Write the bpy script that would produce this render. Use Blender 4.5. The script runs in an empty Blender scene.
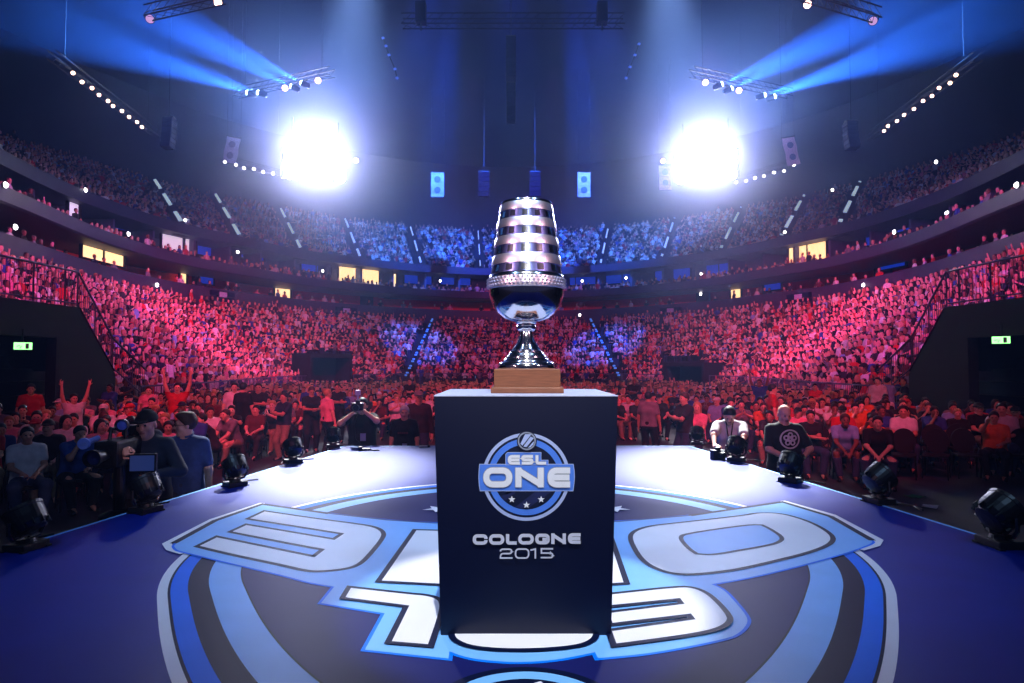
import bpy, bmesh, math, random
import numpy as np
from mathutils import Vector, Matrix
from mathutils.geometry import tessellate_polygon
rnd = random.Random(11)
nrs = np.random.default_rng(11)
scene = bpy.context.scene
COL = scene.collection
PI = math.pi

# ------------------------------------------------------------------ camera frame (photograph 1024 x 683)
EYE = 2.21            # lens above the arena floor
STAGE = 0.975         # stage top above the arena floor
FOC = 640.0
PITCH = math.atan(23.5 / FOC)
cp, sp_ = math.cos(PITCH), math.sin(PITCH)

def ray(px, py):
    u = (341.5 - py) / FOC
    return np.array([(px - 512) / FOC, cp - sp_ * u, sp_ + cp * u])
def on_z(px, py, z):
    d = ray(px, py); t = (z - EYE) / d[2]
    return Vector((d[0] * t, d[1] * t, z))
def on_y(px, py, y):
    d = ray(px, py); t = y / d[1]
    return Vector((d[0] * t, y, EYE + d[2] * t))
def project(p):
    x, y, z = p[0], p[1], p[2] - EYE
    dep = y * cp + z * sp_
    return 512 + FOC * x / dep, 341.5 - FOC * (-y * sp_ + z * cp) / dep

# ------------------------------------------------------------------ materials
def lin(c):
    return tuple((v / 12.92 if v <= .04045 else ((v + .055) / 1.055) ** 2.4) for v in c[:3]) + (1,)
def mat(name, col, rough=.6, metal=0., var=.12, scale=25., spec=.5, bump=0., stretch=None):
    m = bpy.data.materials.new(name); m.use_nodes = True
    nt = m.node_tree; b = nt.nodes['Principled BSDF']
    c = lin(col)
    b.inputs['Roughness'].default_value = rough
    b.inputs['Metallic'].default_value = metal
    b.inputs['Specular IOR Level'].default_value = spec
    tc = nt.nodes.new('ShaderNodeTexCoord')
    n = nt.nodes.new('ShaderNodeTexNoise'); n.inputs['Scale'].default_value = scale; n.inputs['Detail'].default_value = 3
    if stretch:
        mp = nt.nodes.new('ShaderNodeMapping'); mp.inputs['Scale'].default_value = stretch
        nt.links.new(tc.outputs['Object'], mp.inputs[0]); nt.links.new(mp.outputs[0], n.inputs['Vector'])
    else:
        nt.links.new(tc.outputs['Object'], n.inputs['Vector'])
    r = nt.nodes.new('ShaderNodeValToRGB')
    r.color_ramp.elements[0].position = .3; r.color_ramp.elements[1].position = .7
    r.color_ramp.elements[0].color = tuple(v * (1 - var) for v in c[:3]) + (1,)
    r.color_ramp.elements[1].color = tuple(min(1, v * (1 + var)) for v in c[:3]) + (1,)
    nt.links.new(n.outputs['Fac'], r.inputs[0]); nt.links.new(r.outputs[0], b.inputs['Base Color'])
    if bump:
        bp = nt.nodes.new('ShaderNodeBump'); bp.inputs['Strength'].default_value = bump; bp.inputs['Distance'].default_value = .01
        nt.links.new(n.outputs['Fac'], bp.inputs['Height']); nt.links.new(bp.outputs[0], b.inputs['Normal'])
    return m
def emat(name, col, strength, sample=False):
    m = bpy.data.materials.new(name); m.use_nodes = True
    b = m.node_tree.nodes['Principled BSDF']
    b.inputs['Base Color'].default_value = lin(col)
    b.inputs['Emission Color'].default_value = lin(col)
    b.inputs['Emission Strength'].default_value = strength
    if not sample: m.cycles.emission_sampling = 'NONE'
    return m

# ------------------------------------------------------------------ mesh builder
class MB:
    def __init__(s): s.v = []; s.f = []; s.m = []; s.mi = 0
    def add(s, vs, fs, M=None):
        o = len(s.v)
        for p in vs:
            p = Vector(p)
            s.v.append(tuple(M @ p) if M is not None else tuple(p))
        for f in fs: s.f.append(tuple(o + i for i in f)); s.m.append(s.mi)
        return s
    def box(s, x0, x1, y0, y1, z0, z1, M=None):
        vs = [(x, y, z) for z in (z0, z1) for y in (y0, y1) for x in (x0, x1)]
        return s.add(vs, [(0, 2, 3, 1), (4, 5, 7, 6), (0, 1, 5, 4), (2, 6, 7, 3), (0, 4, 6, 2), (1, 3, 7, 5)], M)
    def bevbox(s, x0, x1, y0, y1, z0, z1, b, M=None):
        bm = bmesh.new()
        bmesh.ops.create_cube(bm, size=1)
        for v in bm.verts:
            v.co = Vector(((x0 + x1) / 2 + v.co.x * (x1 - x0), (y0 + y1) / 2 + v.co.y * (y1 - y0), (z0 + z1) / 2 + v.co.z * (z1 - z0)))
        bmesh.ops.bevel(bm, geom=bm.edges[:], offset=b, segments=2, affect='EDGES', profile=.7)
        bm.verts.index_update()
        s.add([v.co.copy() for v in bm.verts], [[v.index for v in f.verts] for f in bm.faces], M); bm.free()
        return s
    def lathe(s, prof, n=32, M=None, cap=True):
        vs = []; fs = []
        for r, z in prof:
            for k in range(n):
                a = 2 * PI * k / n; vs.append((r * math.cos(a), r * math.sin(a), z))
        for i in range(len(prof) - 1):
            for k in range(n):
                k2 = (k + 1) % n
                fs.append((i * n + k, i * n + k2, (i + 1) * n + k2, (i + 1) * n + k))
        if cap:
            fs.append(tuple(range(n - 1, -1, -1))); o = (len(prof) - 1) * n; fs.append(tuple(range(o, o + n)))
        return s.add(vs, fs, M)
    def tube(s, pts, r, n=8, cap=True, M=None):
        pts = [Vector(p) for p in pts]; vs = []; fs = []
        rs = r if isinstance(r, (list, tuple)) else [r] * len(pts)
        up = None
        for i, p in enumerate(pts):
            t = (pts[min(i + 1, len(pts) - 1)] - pts[max(i - 1, 0)]).normalized()
            if up is None or abs(up.dot(t)) > .99:
                up = Vector((0, 0, 1)) if abs(t.z) < .9 else Vector((1, 0, 0))
            a = t.cross(up).normalized(); up = a.cross(t).normalized()
            for k in range(n):
                w = 2 * PI * k / n
                vs.append(p + rs[i] * (math.cos(w) * a + math.sin(w) * up))
        for i in range(len(pts) - 1):
            for k in range(n):
                k2 = (k + 1) % n
                fs.append((i * n + k, i * n + k2, (i + 1) * n + k2, (i + 1) * n + k))
        if cap:
            fs.append(tuple(range(n - 1, -1, -1))); o = (len(pts) - 1) * n; fs.append(tuple(range(o, o + n)))
        return s.add(vs, fs, M)
    def poly(s, pts, M=None):
        tri = tessellate_polygon([[Vector(p) for p in pts]])
        out = []
        for t in tri:
            a, b, c = (Vector(pts[i]) for i in t)
            out.append(t)
        return s.add(pts, out, M)
    def prism(s, pts, axis_vec, M=None):
        """pts: planar loop; extruded along axis_vec"""
        pts = [Vector(p) for p in pts]; n = len(pts); ax = Vector(axis_vec)
        tri = tessellate_polygon([pts])
        vs = pts + [p + ax for p in pts]
        fs = [tuple(t) for t in tri] + [tuple(n + i for i in reversed(t)) for t in tri]
        fs += [(i, (i + 1) % n, n + (i + 1) % n, n + i) for i in range(n)]
        return s.add(vs, fs, M)
    def build(s, name, mats, parent=None, smooth=False, label=None, cat=None, group=None, kind=None, fixn=True):
        me = bpy.data.meshes.new(name)
        me.from_pydata([tuple(p) for p in s.v], [], s.f)
        if not isinstance(mats, (list, tuple)): mats = [mats]
        for m in mats: me.materials.append(m)
        if len(mats) > 1: me.polygons.foreach_set('material_index', s.m)
        if fixn:
            bm = bmesh.new(); bm.from_mesh(me); bmesh.ops.recalc_face_normals(bm, faces=bm.faces[:]); bm.to_mesh(me); bm.free()
        if smooth: smooth_by_angle(me)
        me.update()
        o = bpy.data.objects.new(name, me); COL.objects.link(o)
        if parent: o.parent = parent
        tag(o, label, cat, group, kind)
        return o
def smooth_by_angle(me, ang=math.radians(38)):
    me.polygons.foreach_set('use_smooth', [True] * len(me.polygons))
    try: me.set_sharp_from_angle(angle=ang)
    except Exception: pass
def tag(o, label=None, cat=None, group=None, kind=None):
    if label: o['label'] = label
    if cat: o['category'] = cat
    if group: o['group'] = group
    if kind: o['kind'] = kind
    return o
def thing(name, loc, label, cat, group=None, rz=0, M=None):
    o = bpy.data.objects.new(name, None); o.empty_display_size = .1; COL.objects.link(o)
    if M is not None: o.matrix_world = M
    else: o.location = loc; o.rotation_euler = (0, 0, rz)
    return tag(o, label, cat, group)
def copy_thing(o, parent=None):
    c = o.copy(); COL.objects.link(c)
    if parent: c.parent = parent
    for ch in o.children: copy_thing(ch, c)
    return c
def aim(loc, target, roll=0):
    """matrix whose -Z looks from loc to target"""
    d = (Vector(target) - Vector(loc)).normalized()
    q = d.to_track_quat('-Z', 'Y')
    return Matrix.Translation(Vector(loc)) @ q.to_matrix().to_4x4()
def catmull(pts, per=8, closed=False):
    pts = [Vector(p) for p in pts]; n = len(pts); out = []
    rng = range(n) if closed else range(n - 1)
    for i in rng:
        if closed: a, b, c, d = pts[(i - 1) % n], pts[i], pts[(i + 1) % n], pts[(i + 2) % n]
        else: a, b, c, d = pts[max(i - 1, 0)], pts[i], pts[i + 1], pts[min(i + 2, n - 1)]
        for k in range(per):
            t = k / per
            out.append(.5 * ((2 * b) + (c - a) * t + (2 * a - 5 * b + 4 * c - d) * t * t + (3 * b - a - 3 * c + d) * t ** 3))
    if not closed: out.append(pts[-1])
    return out
def ribbon2d(pts, w, closed=True, side=0.):
    """quads of a flat band of width w along a 2D polyline with mitred corners; side -1..1 shifts it across"""
    pts = [Vector((p[0], p[1])) for p in pts]; n = len(pts); L = []; Rr = []
    for i in range(n):
        p = pts[i]
        a = pts[(i - 1) % n] if (closed or i > 0) else None
        b = pts[(i + 1) % n] if (closed or i < n - 1) else None
        d1 = (p - a).normalized() if a is not None else (b - p).normalized()
        d2 = (b - p).normalized() if b is not None else d1
        n1 = Vector((-d1.y, d1.x)); n2 = Vector((-d2.y, d2.x))
        m = n1 + n2
        if m.length < 1e-6: m = n1
        m.normalize()
        k = 1 / max(.35, m.dot(n1))
        L.append(p + m * k * w * (.5 + side / 2)); Rr.append(p - m * k * w * (.5 - side / 2))
    vs = L + Rr; fs = []
    for i in range(n if closed else n - 1):
        j = (i + 1) % n; fs.append((i, j, n + j, n + i))
    return [(v.x, v.y) for v in vs], fs
# ------------------------------------------------------------------ figures: smooth union of tapered limbs, meshed as one surface
def surface_net(D, org, h):
    S = D < 0
    nx, ny, nz = D.shape
    corners = [(i, j, k) for i in (0, 1) for j in (0, 1) for k in (0, 1)]
    def sl(A, c): return A[c[0]:nx - 1 + c[0], c[1]:ny - 1 + c[1], c[2]:nz - 1 + c[2]]
    cnt = sum(sl(S, c).astype(np.int8) for c in corners)
    act = (cnt > 0) & (cnt < 8)
    idx = np.full(act.shape, -1, np.int64); ijk = np.argwhere(act); idx[act] = np.arange(len(ijk))
    acc = np.zeros((len(ijk), 3)); num = np.zeros(len(ijk))
    i0, j0, k0 = ijk.T
    for a in range(8):
        for b in range(a + 1, 8):
            ca, cb = corners[a], corners[b]
            if sum(x != y for x, y in zip(ca, cb)) != 1: continue
            da = D[i0 + ca[0], j0 + ca[1], k0 + ca[2]]; db = D[i0 + cb[0], j0 + cb[1], k0 + cb[2]]
            m = (da < 0) != (db < 0)
            t = np.where(m, da / np.where(m, da - db, 1), 0)
            p = np.array(ca)[None] + t[:, None] * (np.array(cb) - np.array(ca))[None]
            acc += np.where(m[:, None], p, 0); num += m
    V = org + h * (ijk + acc / num[:, None])
    F = []
    for ax in range(3):
        sa = [slice(None)] * 3; sb = [slice(None)] * 3
        sa[ax] = slice(0, -1); sb[ax] = slice(1, None)
        A = S[tuple(sa)]; B = S[tuple(sb)]
        E_ = np.argwhere(A != B)
        u, v = (ax + 1) % 3, (ax + 2) % 3
        ok = (E_[:, u] > 0) & (E_[:, v] > 0) & (E_[:, u] < D.shape[u] - 1) & (E_[:, v] < D.shape[v] - 1)
        E_ = E_[ok]
        def at(du, dv):
            q = E_.copy(); q[:, u] -= du; q[:, v] -= dv
            return idx[q[:, 0], q[:, 1], q[:, 2]]
        Q = np.stack([at(1, 1), at(0, 1), at(0, 0), at(1, 0)], 1)
        flip = ~A[E_[:, 0], E_[:, 1], E_[:, 2]]
        Q[flip] = Q[flip][:, ::-1]
        F.append(Q)
    return V, np.concatenate(F)

class SDF:
    def __init__(s): s.p = []; s.cuts = []
    def cap(s, a, b, ra, rb=None, k=.02): s.p.append(('c', np.array(a, float), np.array(b, float), ra, ra if rb is None else rb, k)); return s
    def ell(s, c, r, Rm=None, k=.02, sub=False): s.p.append(('s' if sub else 'e', np.array(c, float), np.array(r, float), np.eye(3) if Rm is None else np.array(Rm), 0, k)); return s
    def cut(s, n, p): s.cuts.append((np.array(n, float), np.array(p, float))); return s      # drop the side n points to
    def mesh(s, h):
        lo = np.full(3, 1e9); hi = -lo
        for t, a, b, c, d, k in s.p:
            if t == 'c': r = max(c, d); lo = np.minimum(lo, np.minimum(a, b) - r); hi = np.maximum(hi, np.maximum(a, b) + r)
            elif t == 'e': r = b.max(); lo = np.minimum(lo, a - r); hi = np.maximum(hi, a + r)
        lo -= 3 * h; hi += 3 * h
        n = np.ceil((hi - lo) / h).astype(int) + 1
        D = np.full(n, .2, np.float32)
        ax = [lo[i] + h * np.arange(n[i]) for i in range(3)]
        for t, a, b, c, d, k in s.p:
            if t == 'c': r = max(c, d); l = np.minimum(a, b) - r; g = np.maximum(a, b) + r
            else: r = b.max(); l = a - r; g = a + r
            l = l - k - 2 * h; g = g + k + 2 * h
            i0 = np.maximum(((l - lo) / h).astype(int), 0); i1 = np.minimum(((g - lo) / h).astype(int) + 2, n)
            X = ax[0][i0[0]:i1[0], None, None]; Y = ax[1][None, i0[1]:i1[1], None]; Z = ax[2][None, None, i0[2]:i1[2]]
            if t == 'c':
                ab = b - a; L2 = max(float(ab @ ab), 1e-9)
                px, py, pz = X - a[0], Y - a[1], Z - a[2]
                tt = np.clip((px * ab[0] + py * ab[1] + pz * ab[2]) / L2, 0, 1)
                dd = np.sqrt((px - tt * ab[0]) ** 2 + (py - tt * ab[1]) ** 2 + (pz - tt * ab[2]) ** 2) - (c + (d - c) * tt)
            else:
                px, py, pz = X - a[0], Y - a[1], Z - a[2]
                q = [px * c[0, j] + py * c[1, j] + pz * c[2, j] for j in range(3)]      # rows of the transpose
                k0 = np.sqrt(sum((q[j] / b[j]) ** 2 for j in range(3))); k1 = np.sqrt(sum((q[j] / b[j] ** 2) ** 2 for j in range(3))) + 1e-9
                dd = k0 * (k0 - 1) / k1
            sub = D[i0[0]:i1[0], i0[1]:i1[1], i0[2]:i1[2]]
            if t == 's':
                dd = -dd
                hh = np.clip(.5 - .5 * (dd - sub) / k, 0, 1)
                new = dd * (1 - hh) + sub * hh + k * hh * (1 - hh)
            else:
                hh = np.clip(.5 + .5 * (dd - sub) / k, 0, 1)
                new = dd * (1 - hh) + sub * hh - k * hh * (1 - hh)
            D[i0[0]:i1[0], i0[1]:i1[1], i0[2]:i1[2]] = new
        for nn, pp in s.cuts:
            pl = (ax[0][:, None, None] - pp[0]) * nn[0] + (ax[1][None, :, None] - pp[1]) * nn[1] + (ax[2][None, None, :] - pp[2]) * nn[2]
            D = np.maximum(D, pl)
        V, F = surface_net(D, lo, h)
        return V, F
def relax(V, F, it=2, lam=.5):
    n = len(V)
    if n == 0: return V
    for _ in range(it):
        acc = np.zeros_like(V); cnt = np.zeros(n)
        for a, b in ((0, 1), (1, 2), (2, 3), (3, 0)):
            np.add.at(acc, F[:, a], V[F[:, b]]); np.add.at(acc, F[:, b], V[F[:, a]])
            np.add.at(cnt, F[:, a], 1); np.add.at(cnt, F[:, b], 1)
        V = V + lam * (acc / np.maximum(cnt, 1)[:, None] - V)
    return V
def npmesh(name, V, F, mats, mi=None, smooth=True):
    me = bpy.data.meshes.new(name)
    me.vertices.add(len(V)); me.vertices.foreach_set('co', np.ascontiguousarray(V, np.float32).ravel())
    nf, k = F.shape
    me.loops.add(nf * k); me.loops.foreach_set('vertex_index', np.ascontiguousarray(F, np.int32).ravel())
    me.polygons.add(nf); me.polygons.foreach_set('loop_start', np.arange(0, nf * k, k, dtype=np.int32))
    for m in mats: me.materials.append(m)
    if mi is not None: me.polygons.foreach_set('material_index', np.ascontiguousarray(mi, np.int32))
    me.polygons.foreach_set('use_smooth', np.full(nf, smooth))
    me.update(calc_edges=True); me.validate()
    return me
def nrm(v): v = np.array(v, float); return v / max(np.linalg.norm(v), 1e-9)
def ik(a, t, l1, l2, hint):
    a = np.array(a, float); t = np.array(t, float); d = t - a; L = min(np.linalg.norm(d), (l1 + l2) * .995); u = nrm(d)
    x = (l1 * l1 - l2 * l2 + L * L) / (2 * L); y = math.sqrt(max(l1 * l1 - x * x, 0))
    hint = np.array(hint, float); q = nrm(hint - u * (hint @ u))
    return a + u * x + q * y, a + u * L
def rot(ax, a):
    return np.array(Matrix.Rotation(a, 3, ax))
def figure(P, h=.014):
    """P: pose. Faces -Y, its own left is +X. Returns meshes {body, shirt, trousers, shoe, hair} as (V, F) plus joints."""
    b = P.get('build', 1.); fem = P.get('fem', False)
    pel = np.array(P['pelvis'], float)
    U = nrm(P.get('lean', (0, 0, 1))); tw = P.get('twist', 0)
    X = rot('Z', tw) @ np.array([1., 0, 0]); X = nrm(X - U * (X @ U)); Yf = np.cross(U, X)      # Yf points back
    hipw = .09; shw = .178 if not fem else .16
    chest = pel + U * .31; shc = pel + U * .445; nb = pel + U * .50
    HR = rot('Z', P.get('yaw', 0)) @ rot('X', P.get('nod', 0)) @ rot('Y', P.get('tilt', 0))
    hc = nb + nrm(U + np.array(P.get('neck', (0, -.25, .6)))) * .145
    sh = {1: shc + X * shw, -1: shc - X * shw}
    hip = {1: pel + X * hipw - U * .04, -1: pel - X * hipw - U * .04}
    el, wr, kn, an = {}, {}, {}, {}
    for s_, n_ in ((1, 'L'), (-1, 'R')):
        el[s_], wr[s_] = ik(sh[s_], P['hand' + n_], .29, .255, P.get('elbow' + n_, (s_ * .6, .5, -.6)))
        kn[s_], an[s_] = ik(hip[s_], P['foot' + n_], .43, .42, P.get('knee' + n_, (s_ * .15, -1, .1)))
    H = lambda x, y, z: hc + HR @ np.array([x, y, z])
    def torso(S, o=0., k=.05):
        S.cap(hip[1], hip[-1], .105 * b + o, k=k)
        wv = .062 if not fem else .05
        S.cap(pel + U * .12 + X * wv - Yf * .012, pel + U * .12 - X * wv - Yf * .012, .102 * b + o, k=k)
        S.cap(chest + X * .075, chest - X * .075, .113 * b + o, k=k)
        S.cap(hip[1] + U * .05, chest + X * .07, .09 * b + o, .1 * b + o, k=k); S.cap(hip[-1] + U * .05, chest - X * .07, .09 * b + o, .1 * b + o, k=k)
        S.cap(shc + X * (shw - .03) - U * .02, shc - X * (shw - .03) - U * .02, .062 + o, k=.05)
        S.cap(nb - U * .0, sh[1] - X * .03, .05 + o, .05 + o, k=.04); S.cap(nb, sh[-1] + X * .03, .05 + o, .05 + o, k=.04)
        if fem:
            for s_ in (1, -1): S.ell(chest + X * .07 * s_ - Yf * .085 - U * .01, (.06 + o,) * 3, k=.04)
        return S
    def arm(S, s_, o=0., upto=2.):
        a, e, w = sh[s_], el[s_], wr[s_]
        t = min(upto, 1.); S.cap(a, a + (e - a) * t, .052 * b + o, .042 * b + o + (0 if upto >= 1 else .008), k=.03)
        if upto > 1:
            t = upto - 1; S.cap(e, e + (w - e) * t, .041 + o, .041 - .013 * t + o, k=.02)
        return S
    def leg(S, s_, o=0., upto=2.):
        a, e, w = hip[s_], kn[s_], an[s_]
        t = min(upto, 1.); S.cap(a, a + (e - a) * t, .085 * b + o, .085 * b - .03 * t + o, k=.03)
        if upto > 1:
            t = upto - 1; S.cap(e, e + (w - e) * t, .054 + o, .054 - .014 * t + o, k=.02)
            S.ell(e + (w - e) * .3 + np.array([0, .02, 0]), (.05 + o, .05 + o, .09 + o), k=.03) if t > .6 else None
        return S
    B = SDF(); torso(B)
    for s_, n_ in ((1, 'L'), (-1, 'R')):
        arm(B, s_); leg(B, s_)
        B.cap(an[s_], an[s_] + np.array([0, -.13, -.035]), .036, .028, k=.02)
        # hand: palm, four fingers of different length, thumb off the side near the base
        w = wr[s_]; d = nrm(P.get('hdir' + n_, w - el[s_])); nn = np.array(P.get('palm' + n_, (-s_ * 1., 0, 0)), float)
        nn = nrm(nn - d * (nn @ d)); sd = np.cross(d, nn)                                # palm normal nn; fingers curl to nn
        if s_ < 0: sd = -sd
        curl = P.get('curl' + n_, .5); ts = P.get('thumb' + n_, 1)
        kx = [-.029, -.0095, .0095, .028]
        for q in kx: B.cap(w, w + d * .078 + sd * q, .019, .012, k=.012)
        for q, ln in zip(kx, (.062, .08, .085, .074)):
            k0 = w + d * .08 + sd * q; a1 = curl * .7; a2 = curl * 1.7
            k1 = k0 + (d * math.cos(a1) + nn * math.sin(a1)) * ln * .55 + sd * q * .12
            k2 = k1 + (d * math.cos(a2) + nn * math.sin(a2)) * ln * .5
            B.cap(k0, k1, .0098, .009, k=.004); B.cap(k1, k2, .009, .0075, k=.004)
        t0 = w + d * .022 + sd * .02 * ts; t1 = t0 + nrm(d * .6 + sd * .75 * ts + nn * .25) * .042; t2 = t1 + nrm(d * .85 + sd * .2 * ts + nn * .35 * (1 + curl)) * .034
        B.cap(t0, t1, .015, .0115, k=.01); B.cap(t1, t2, .0115, .009, k=.004)
    B.cap(nb - U * .04, H(0, .02, -.06), .056 if not fem else .048, .052 if not fem else .046, k=.03)
    B.ell(H(0, .012, .03), (.075, .093, .088), HR, k=.02); B.ell(H(0, -.02, -.045), (.058, .066, .074), HR, k=.03)
    B.cap(H(-.012, -.06, -.1), H(.012, -.06, -.1), .02, k=.025)
    B.cap(H(-.03, -.078, .026), H(.03, -.078, .026), .012, k=.015)
    for q in (1, -1):
        B.ell(H(q * .042, -.055, -.028), (.024, .026, .026), HR, k=.02)
        B.ell(H(q * .031, -.096, .004), (.017, .016, .011), HR, k=.01, sub=True)
        B.ell(H(q * .031, -.078, .004), (.0135,) * 3, HR, k=.002)
        B.ell(H(q * .078, .012, -.012), (.011, .02, .032), HR, k=.008)
    B.cap(H(0, -.085, .004), H(0, -.107, -.028), .009, .0135, k=.012); B.cap(H(-.011, -.094, -.031), H(.011, -.094, -.031), .009, k=.008)
    B.cap(H(-.019, -.083, -.058), H(.019, -.083, -.058), .0075, k=.006); B.cap(H(-.015, -.083, -.069), H(.015, -.083, -.069), .0085, k=.006)
    out = {}
    V, F = B.mesh(h); V = relax(V, F, 1, .4); c = V[F].mean(1)
    mi = np.zeros(len(F), int)
    for q in (1, -1):
        mi[np.linalg.norm(c - H(q * .031, -.088, .004), axis=1) < .0105] = 1
    L = (c - hc) @ HR
    mi[(np.abs(L[:, 0]) < .024) & (np.abs(L[:, 2] + .064) < .0105) & (L[:, 1] < -.07)] = 2
    out['body'] = (V, F, mi)
    # clothes
    S = SDF(); torso(S, .014); sl = P.get('sleeve', .62)
    for s_ in (1, -1): arm(S, s_, .014, sl)
    if P.get('hood'):
        S.ell(nb + Yf * .07 + U * .02, (.11, .08, .07), k=.03)
    S.cut(-U, pel - U * P.get('hem', .06)); S.ell(nb + U * .075 - Yf * .03, (.074, .085, .085), k=.012, sub=True); S.cut(U, nb + U * (.075 if P.get('hood') else .05))
    V, F = S.mesh(h); out['shirt'] = (relax(V, F, 2, .5), F, None)
    S = SDF(); S.cap(hip[1], hip[-1], .105 * b + .012, k=.04)
    if P.get('tuck', True): S.cap(pel + U * .06 + X * .06, pel + U * .06 - X * .06, .1 * b + .01, k=.04)
    tl = P.get('leglen', 1.93)
    for s_ in (1, -1):
        leg(S, s_, .023, tl)
        if tl > 1.2: S.cap(kn[s_], kn[s_] + (hip[s_] - kn[s_]) * .12, .082 * b, k=.03)
    S.cut(U, pel + U * .09)
    V, F = S.mesh(h); out['trousers'] = (relax(V, F, 2, .5), F, None)
    for s_, key in ((1, 'shoeL'), (-1, 'shoeR')):
        S = SDF(); a = an[s_]; fx = s_ * .03
        S.cap(a + np.array([0, .03, -.03]), a + np.array([fx, -.15, -.045]), .045, .036, k=.02); S.cap(a, a + np.array([0, .01, -.03]), .046, .046, k=.02)
        S.cut((0, 0, -1), (0, 0, a[2] - .075))
        V, F = S.mesh(h); out[key] = (relax(V, F, 1, .5), F, None)
    style = P.get('hair', 'short')
    if style != 'bald':
        S = SDF(); g = .014 if style != 'cap' else .018
        S.ell(H(0, .014, .034), (.076 + g, .094 + g, .088 + g), HR, k=.02)
        if style == 'swept':
            S.ell(H(0, -.05, .105), (.06, .05, .03), HR, k=.03); S.ell(H(.0, .02, .115), (.06, .07, .025), HR, k=.03)
        n_ = HR @ np.array([0, -.72, -.69]); S.cut(n_, H(0, -.08, .072) if style != 'cap' else H(0, -.08, .05))
        if style == 'long':
            S.cuts = []
            S = SDF(); S.ell(H(0, .018, .034), (.09, .108, .102), HR, k=.02)
            S.cap(H(0, .06, 0), H(0, .075, -.2), .07, .075, k=.05); S.cap(H(.06, .04, -.02), H(.07, .03, -.2), .03, k=.03); S.cap(H(-.06, .04, -.02), H(-.07, .03, -.2), .03, k=.03)
            S.cut(HR @ np.array([0, -.95, -.3]), H(0, -.062, .05))
        if style == 'cap':
            S.cut(HR @ np.array([0, 0, -1]), H(0, 0, .03)) 
            S.p.append(('e', H(0, -.12, .052), np.array([.07, .075, .011]), HR, 0, .01)); S.cuts = S.cuts[1:]
        V, F = S.mesh(h); out['hair'] = (relax(V, F, 2, .5), F, None)
    J = dict(hc=hc, HR=HR, wr=wr, el=el, nb=nb, chest=chest, X=X, U=U, Yf=Yf, pel=pel, sh=sh)
    return out, J
# ------------------------------------------------------------------ palette
m_stage = mat('stage_vinyl', (.01, .12, .52), .45, var=.10, scale=3., spec=.14, bump=.02)
m_side = mat('stage_skirt', (.02, .02, .03), .7)
P_WHITE = mat('print_white', (.90, .89, .93), .5, spec=.14, var=.03, scale=4)
P_LIGHT = mat('print_light_blue', (.45, .70, .96), .5, spec=.14, var=.05, scale=4)
P_BLUE = mat('print_blue', (.02, .45, .95), .5, spec=.05, var=.05, scale=4)
P_DARK = mat('print_dark', (.03, .07, .20), .5, spec=.05, var=.08, scale=4)
P_DEEP = mat('print_interior', (.09, .11, .36), .5, spec=.05, var=.12, scale=2)
P_GREY = mat('print_grey', (.30, .36, .50), .5, spec=.14, var=.08, scale=4)
m_floor = mat('arena_floor', (.20, .17, .18), .55, var=.25, scale=2.)
m_conc = mat('tier_concrete', (.16, .14, .17), .8)
m_dark = mat('dark_wall', (.05, .05, .07), .8)
m_fascia = mat('balcony_fascia', (.22, .20, .30), .55, var=.1, scale=2)
m_red = mat('red_wall', (.85, .12, .20), .7, var=.08, scale=3)
m_suite = mat('suite_wall', (.33, .36, .48), .7, var=.1, scale=2)
m_ceil = mat('ceiling_black', (.03, .03, .045), .9)
m_black = mat('black_metal', (.025, .025, .03), .4, spec=.6, var=.2)
m_blackp = mat('black_plastic', (.03, .03, .035), .5, var=.2)
m_truss = mat('truss_black', (.10, .11, .16), .5, metal=.3)
m_rail = mat('rail_steel', (.35, .38, .48), .45, metal=.6)
m_chrome = mat('polished_silver', (.93, .93, .95), .13, metal=1., var=.01)
m_satin = mat('satin_silver', (.93, .91, .96), .36, metal=1., var=.03, scale=60, stretch=(1, 1, 30))
m_wood = mat('oiled_wood', (.46, .27, .17), .42, var=.22, scale=14, stretch=(1, 1, 12), bump=.05)
m_navy = mat('navy_laminate', (.01, .04, .17), .42, var=.04, scale=3, spec=.4)
m_whitec = mat('white_canvas', (.75, .75, .85), .6, var=.05)
e_warm = emat('warm_room_light', (1., .83, .62), 1.6)
e_white = emat('white_lamp', (1., .97, 1.), 14.)
e_pinkw = emat('warm_lamp', (1., .78, .70), 12.)
e_bank = emat('flood_lamp', (.93, .95, 1.), 60.)
e_beam = emat('beam_lamp', (.75, .9, 1.), 20.)
e_step = emat('step_light_glow', (.75, .85, 1.), .6); e_stair_glow = emat('blue_stair_glow', (.30, .55, 1.), .7)
e_blue_patch = emat('blue_light_patch', (.06, .25, .85), .45)
e_exit = emat('exit_sign_lamp', (.55, .95, .55), 3.)
e_screen = emat('monitor_screen', (.25, .35, .6), .10)

# ------------------------------------------------------------------ stage (runway) with its printed emblem
ZT = STAGE
def stage_edge(y): return -2.55 - (9.82 - y) * .149 if True else 0
SL = [(-2.55, 9.82), (-3.34, 4.52), (-4.3, -1.9)]; SR = [(2.70, 9.82), (3.42, 4.45), (4.28, -1.9)]
outline = SL[::-1] + SR
mb = MB()
mb.prism([(x, y, ZT) for x, y in outline], (0, 0, -.09))
stage = mb.build('stage', m_stage, label='blue runway stage with a giant round emblem printed on its vinyl top', cat='stage')
mb = MB()
inn = [(x * .985, y - .04 if y > 5 else y, ZT - .09) for x, y in outline]
mb.prism(inn, (0, 0, -(ZT - .09)))
mb.build('skirt', m_side, stage)
mb = MB()   # thin pale edge trim along the stage rim
vs, fs = ribbon2d(outline, .035, True, 0)
mb.add([(x, y, ZT + .0012) for x, y in vs], fs)
mb.build('edge_tape', P_LIGHT, stage)

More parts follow.
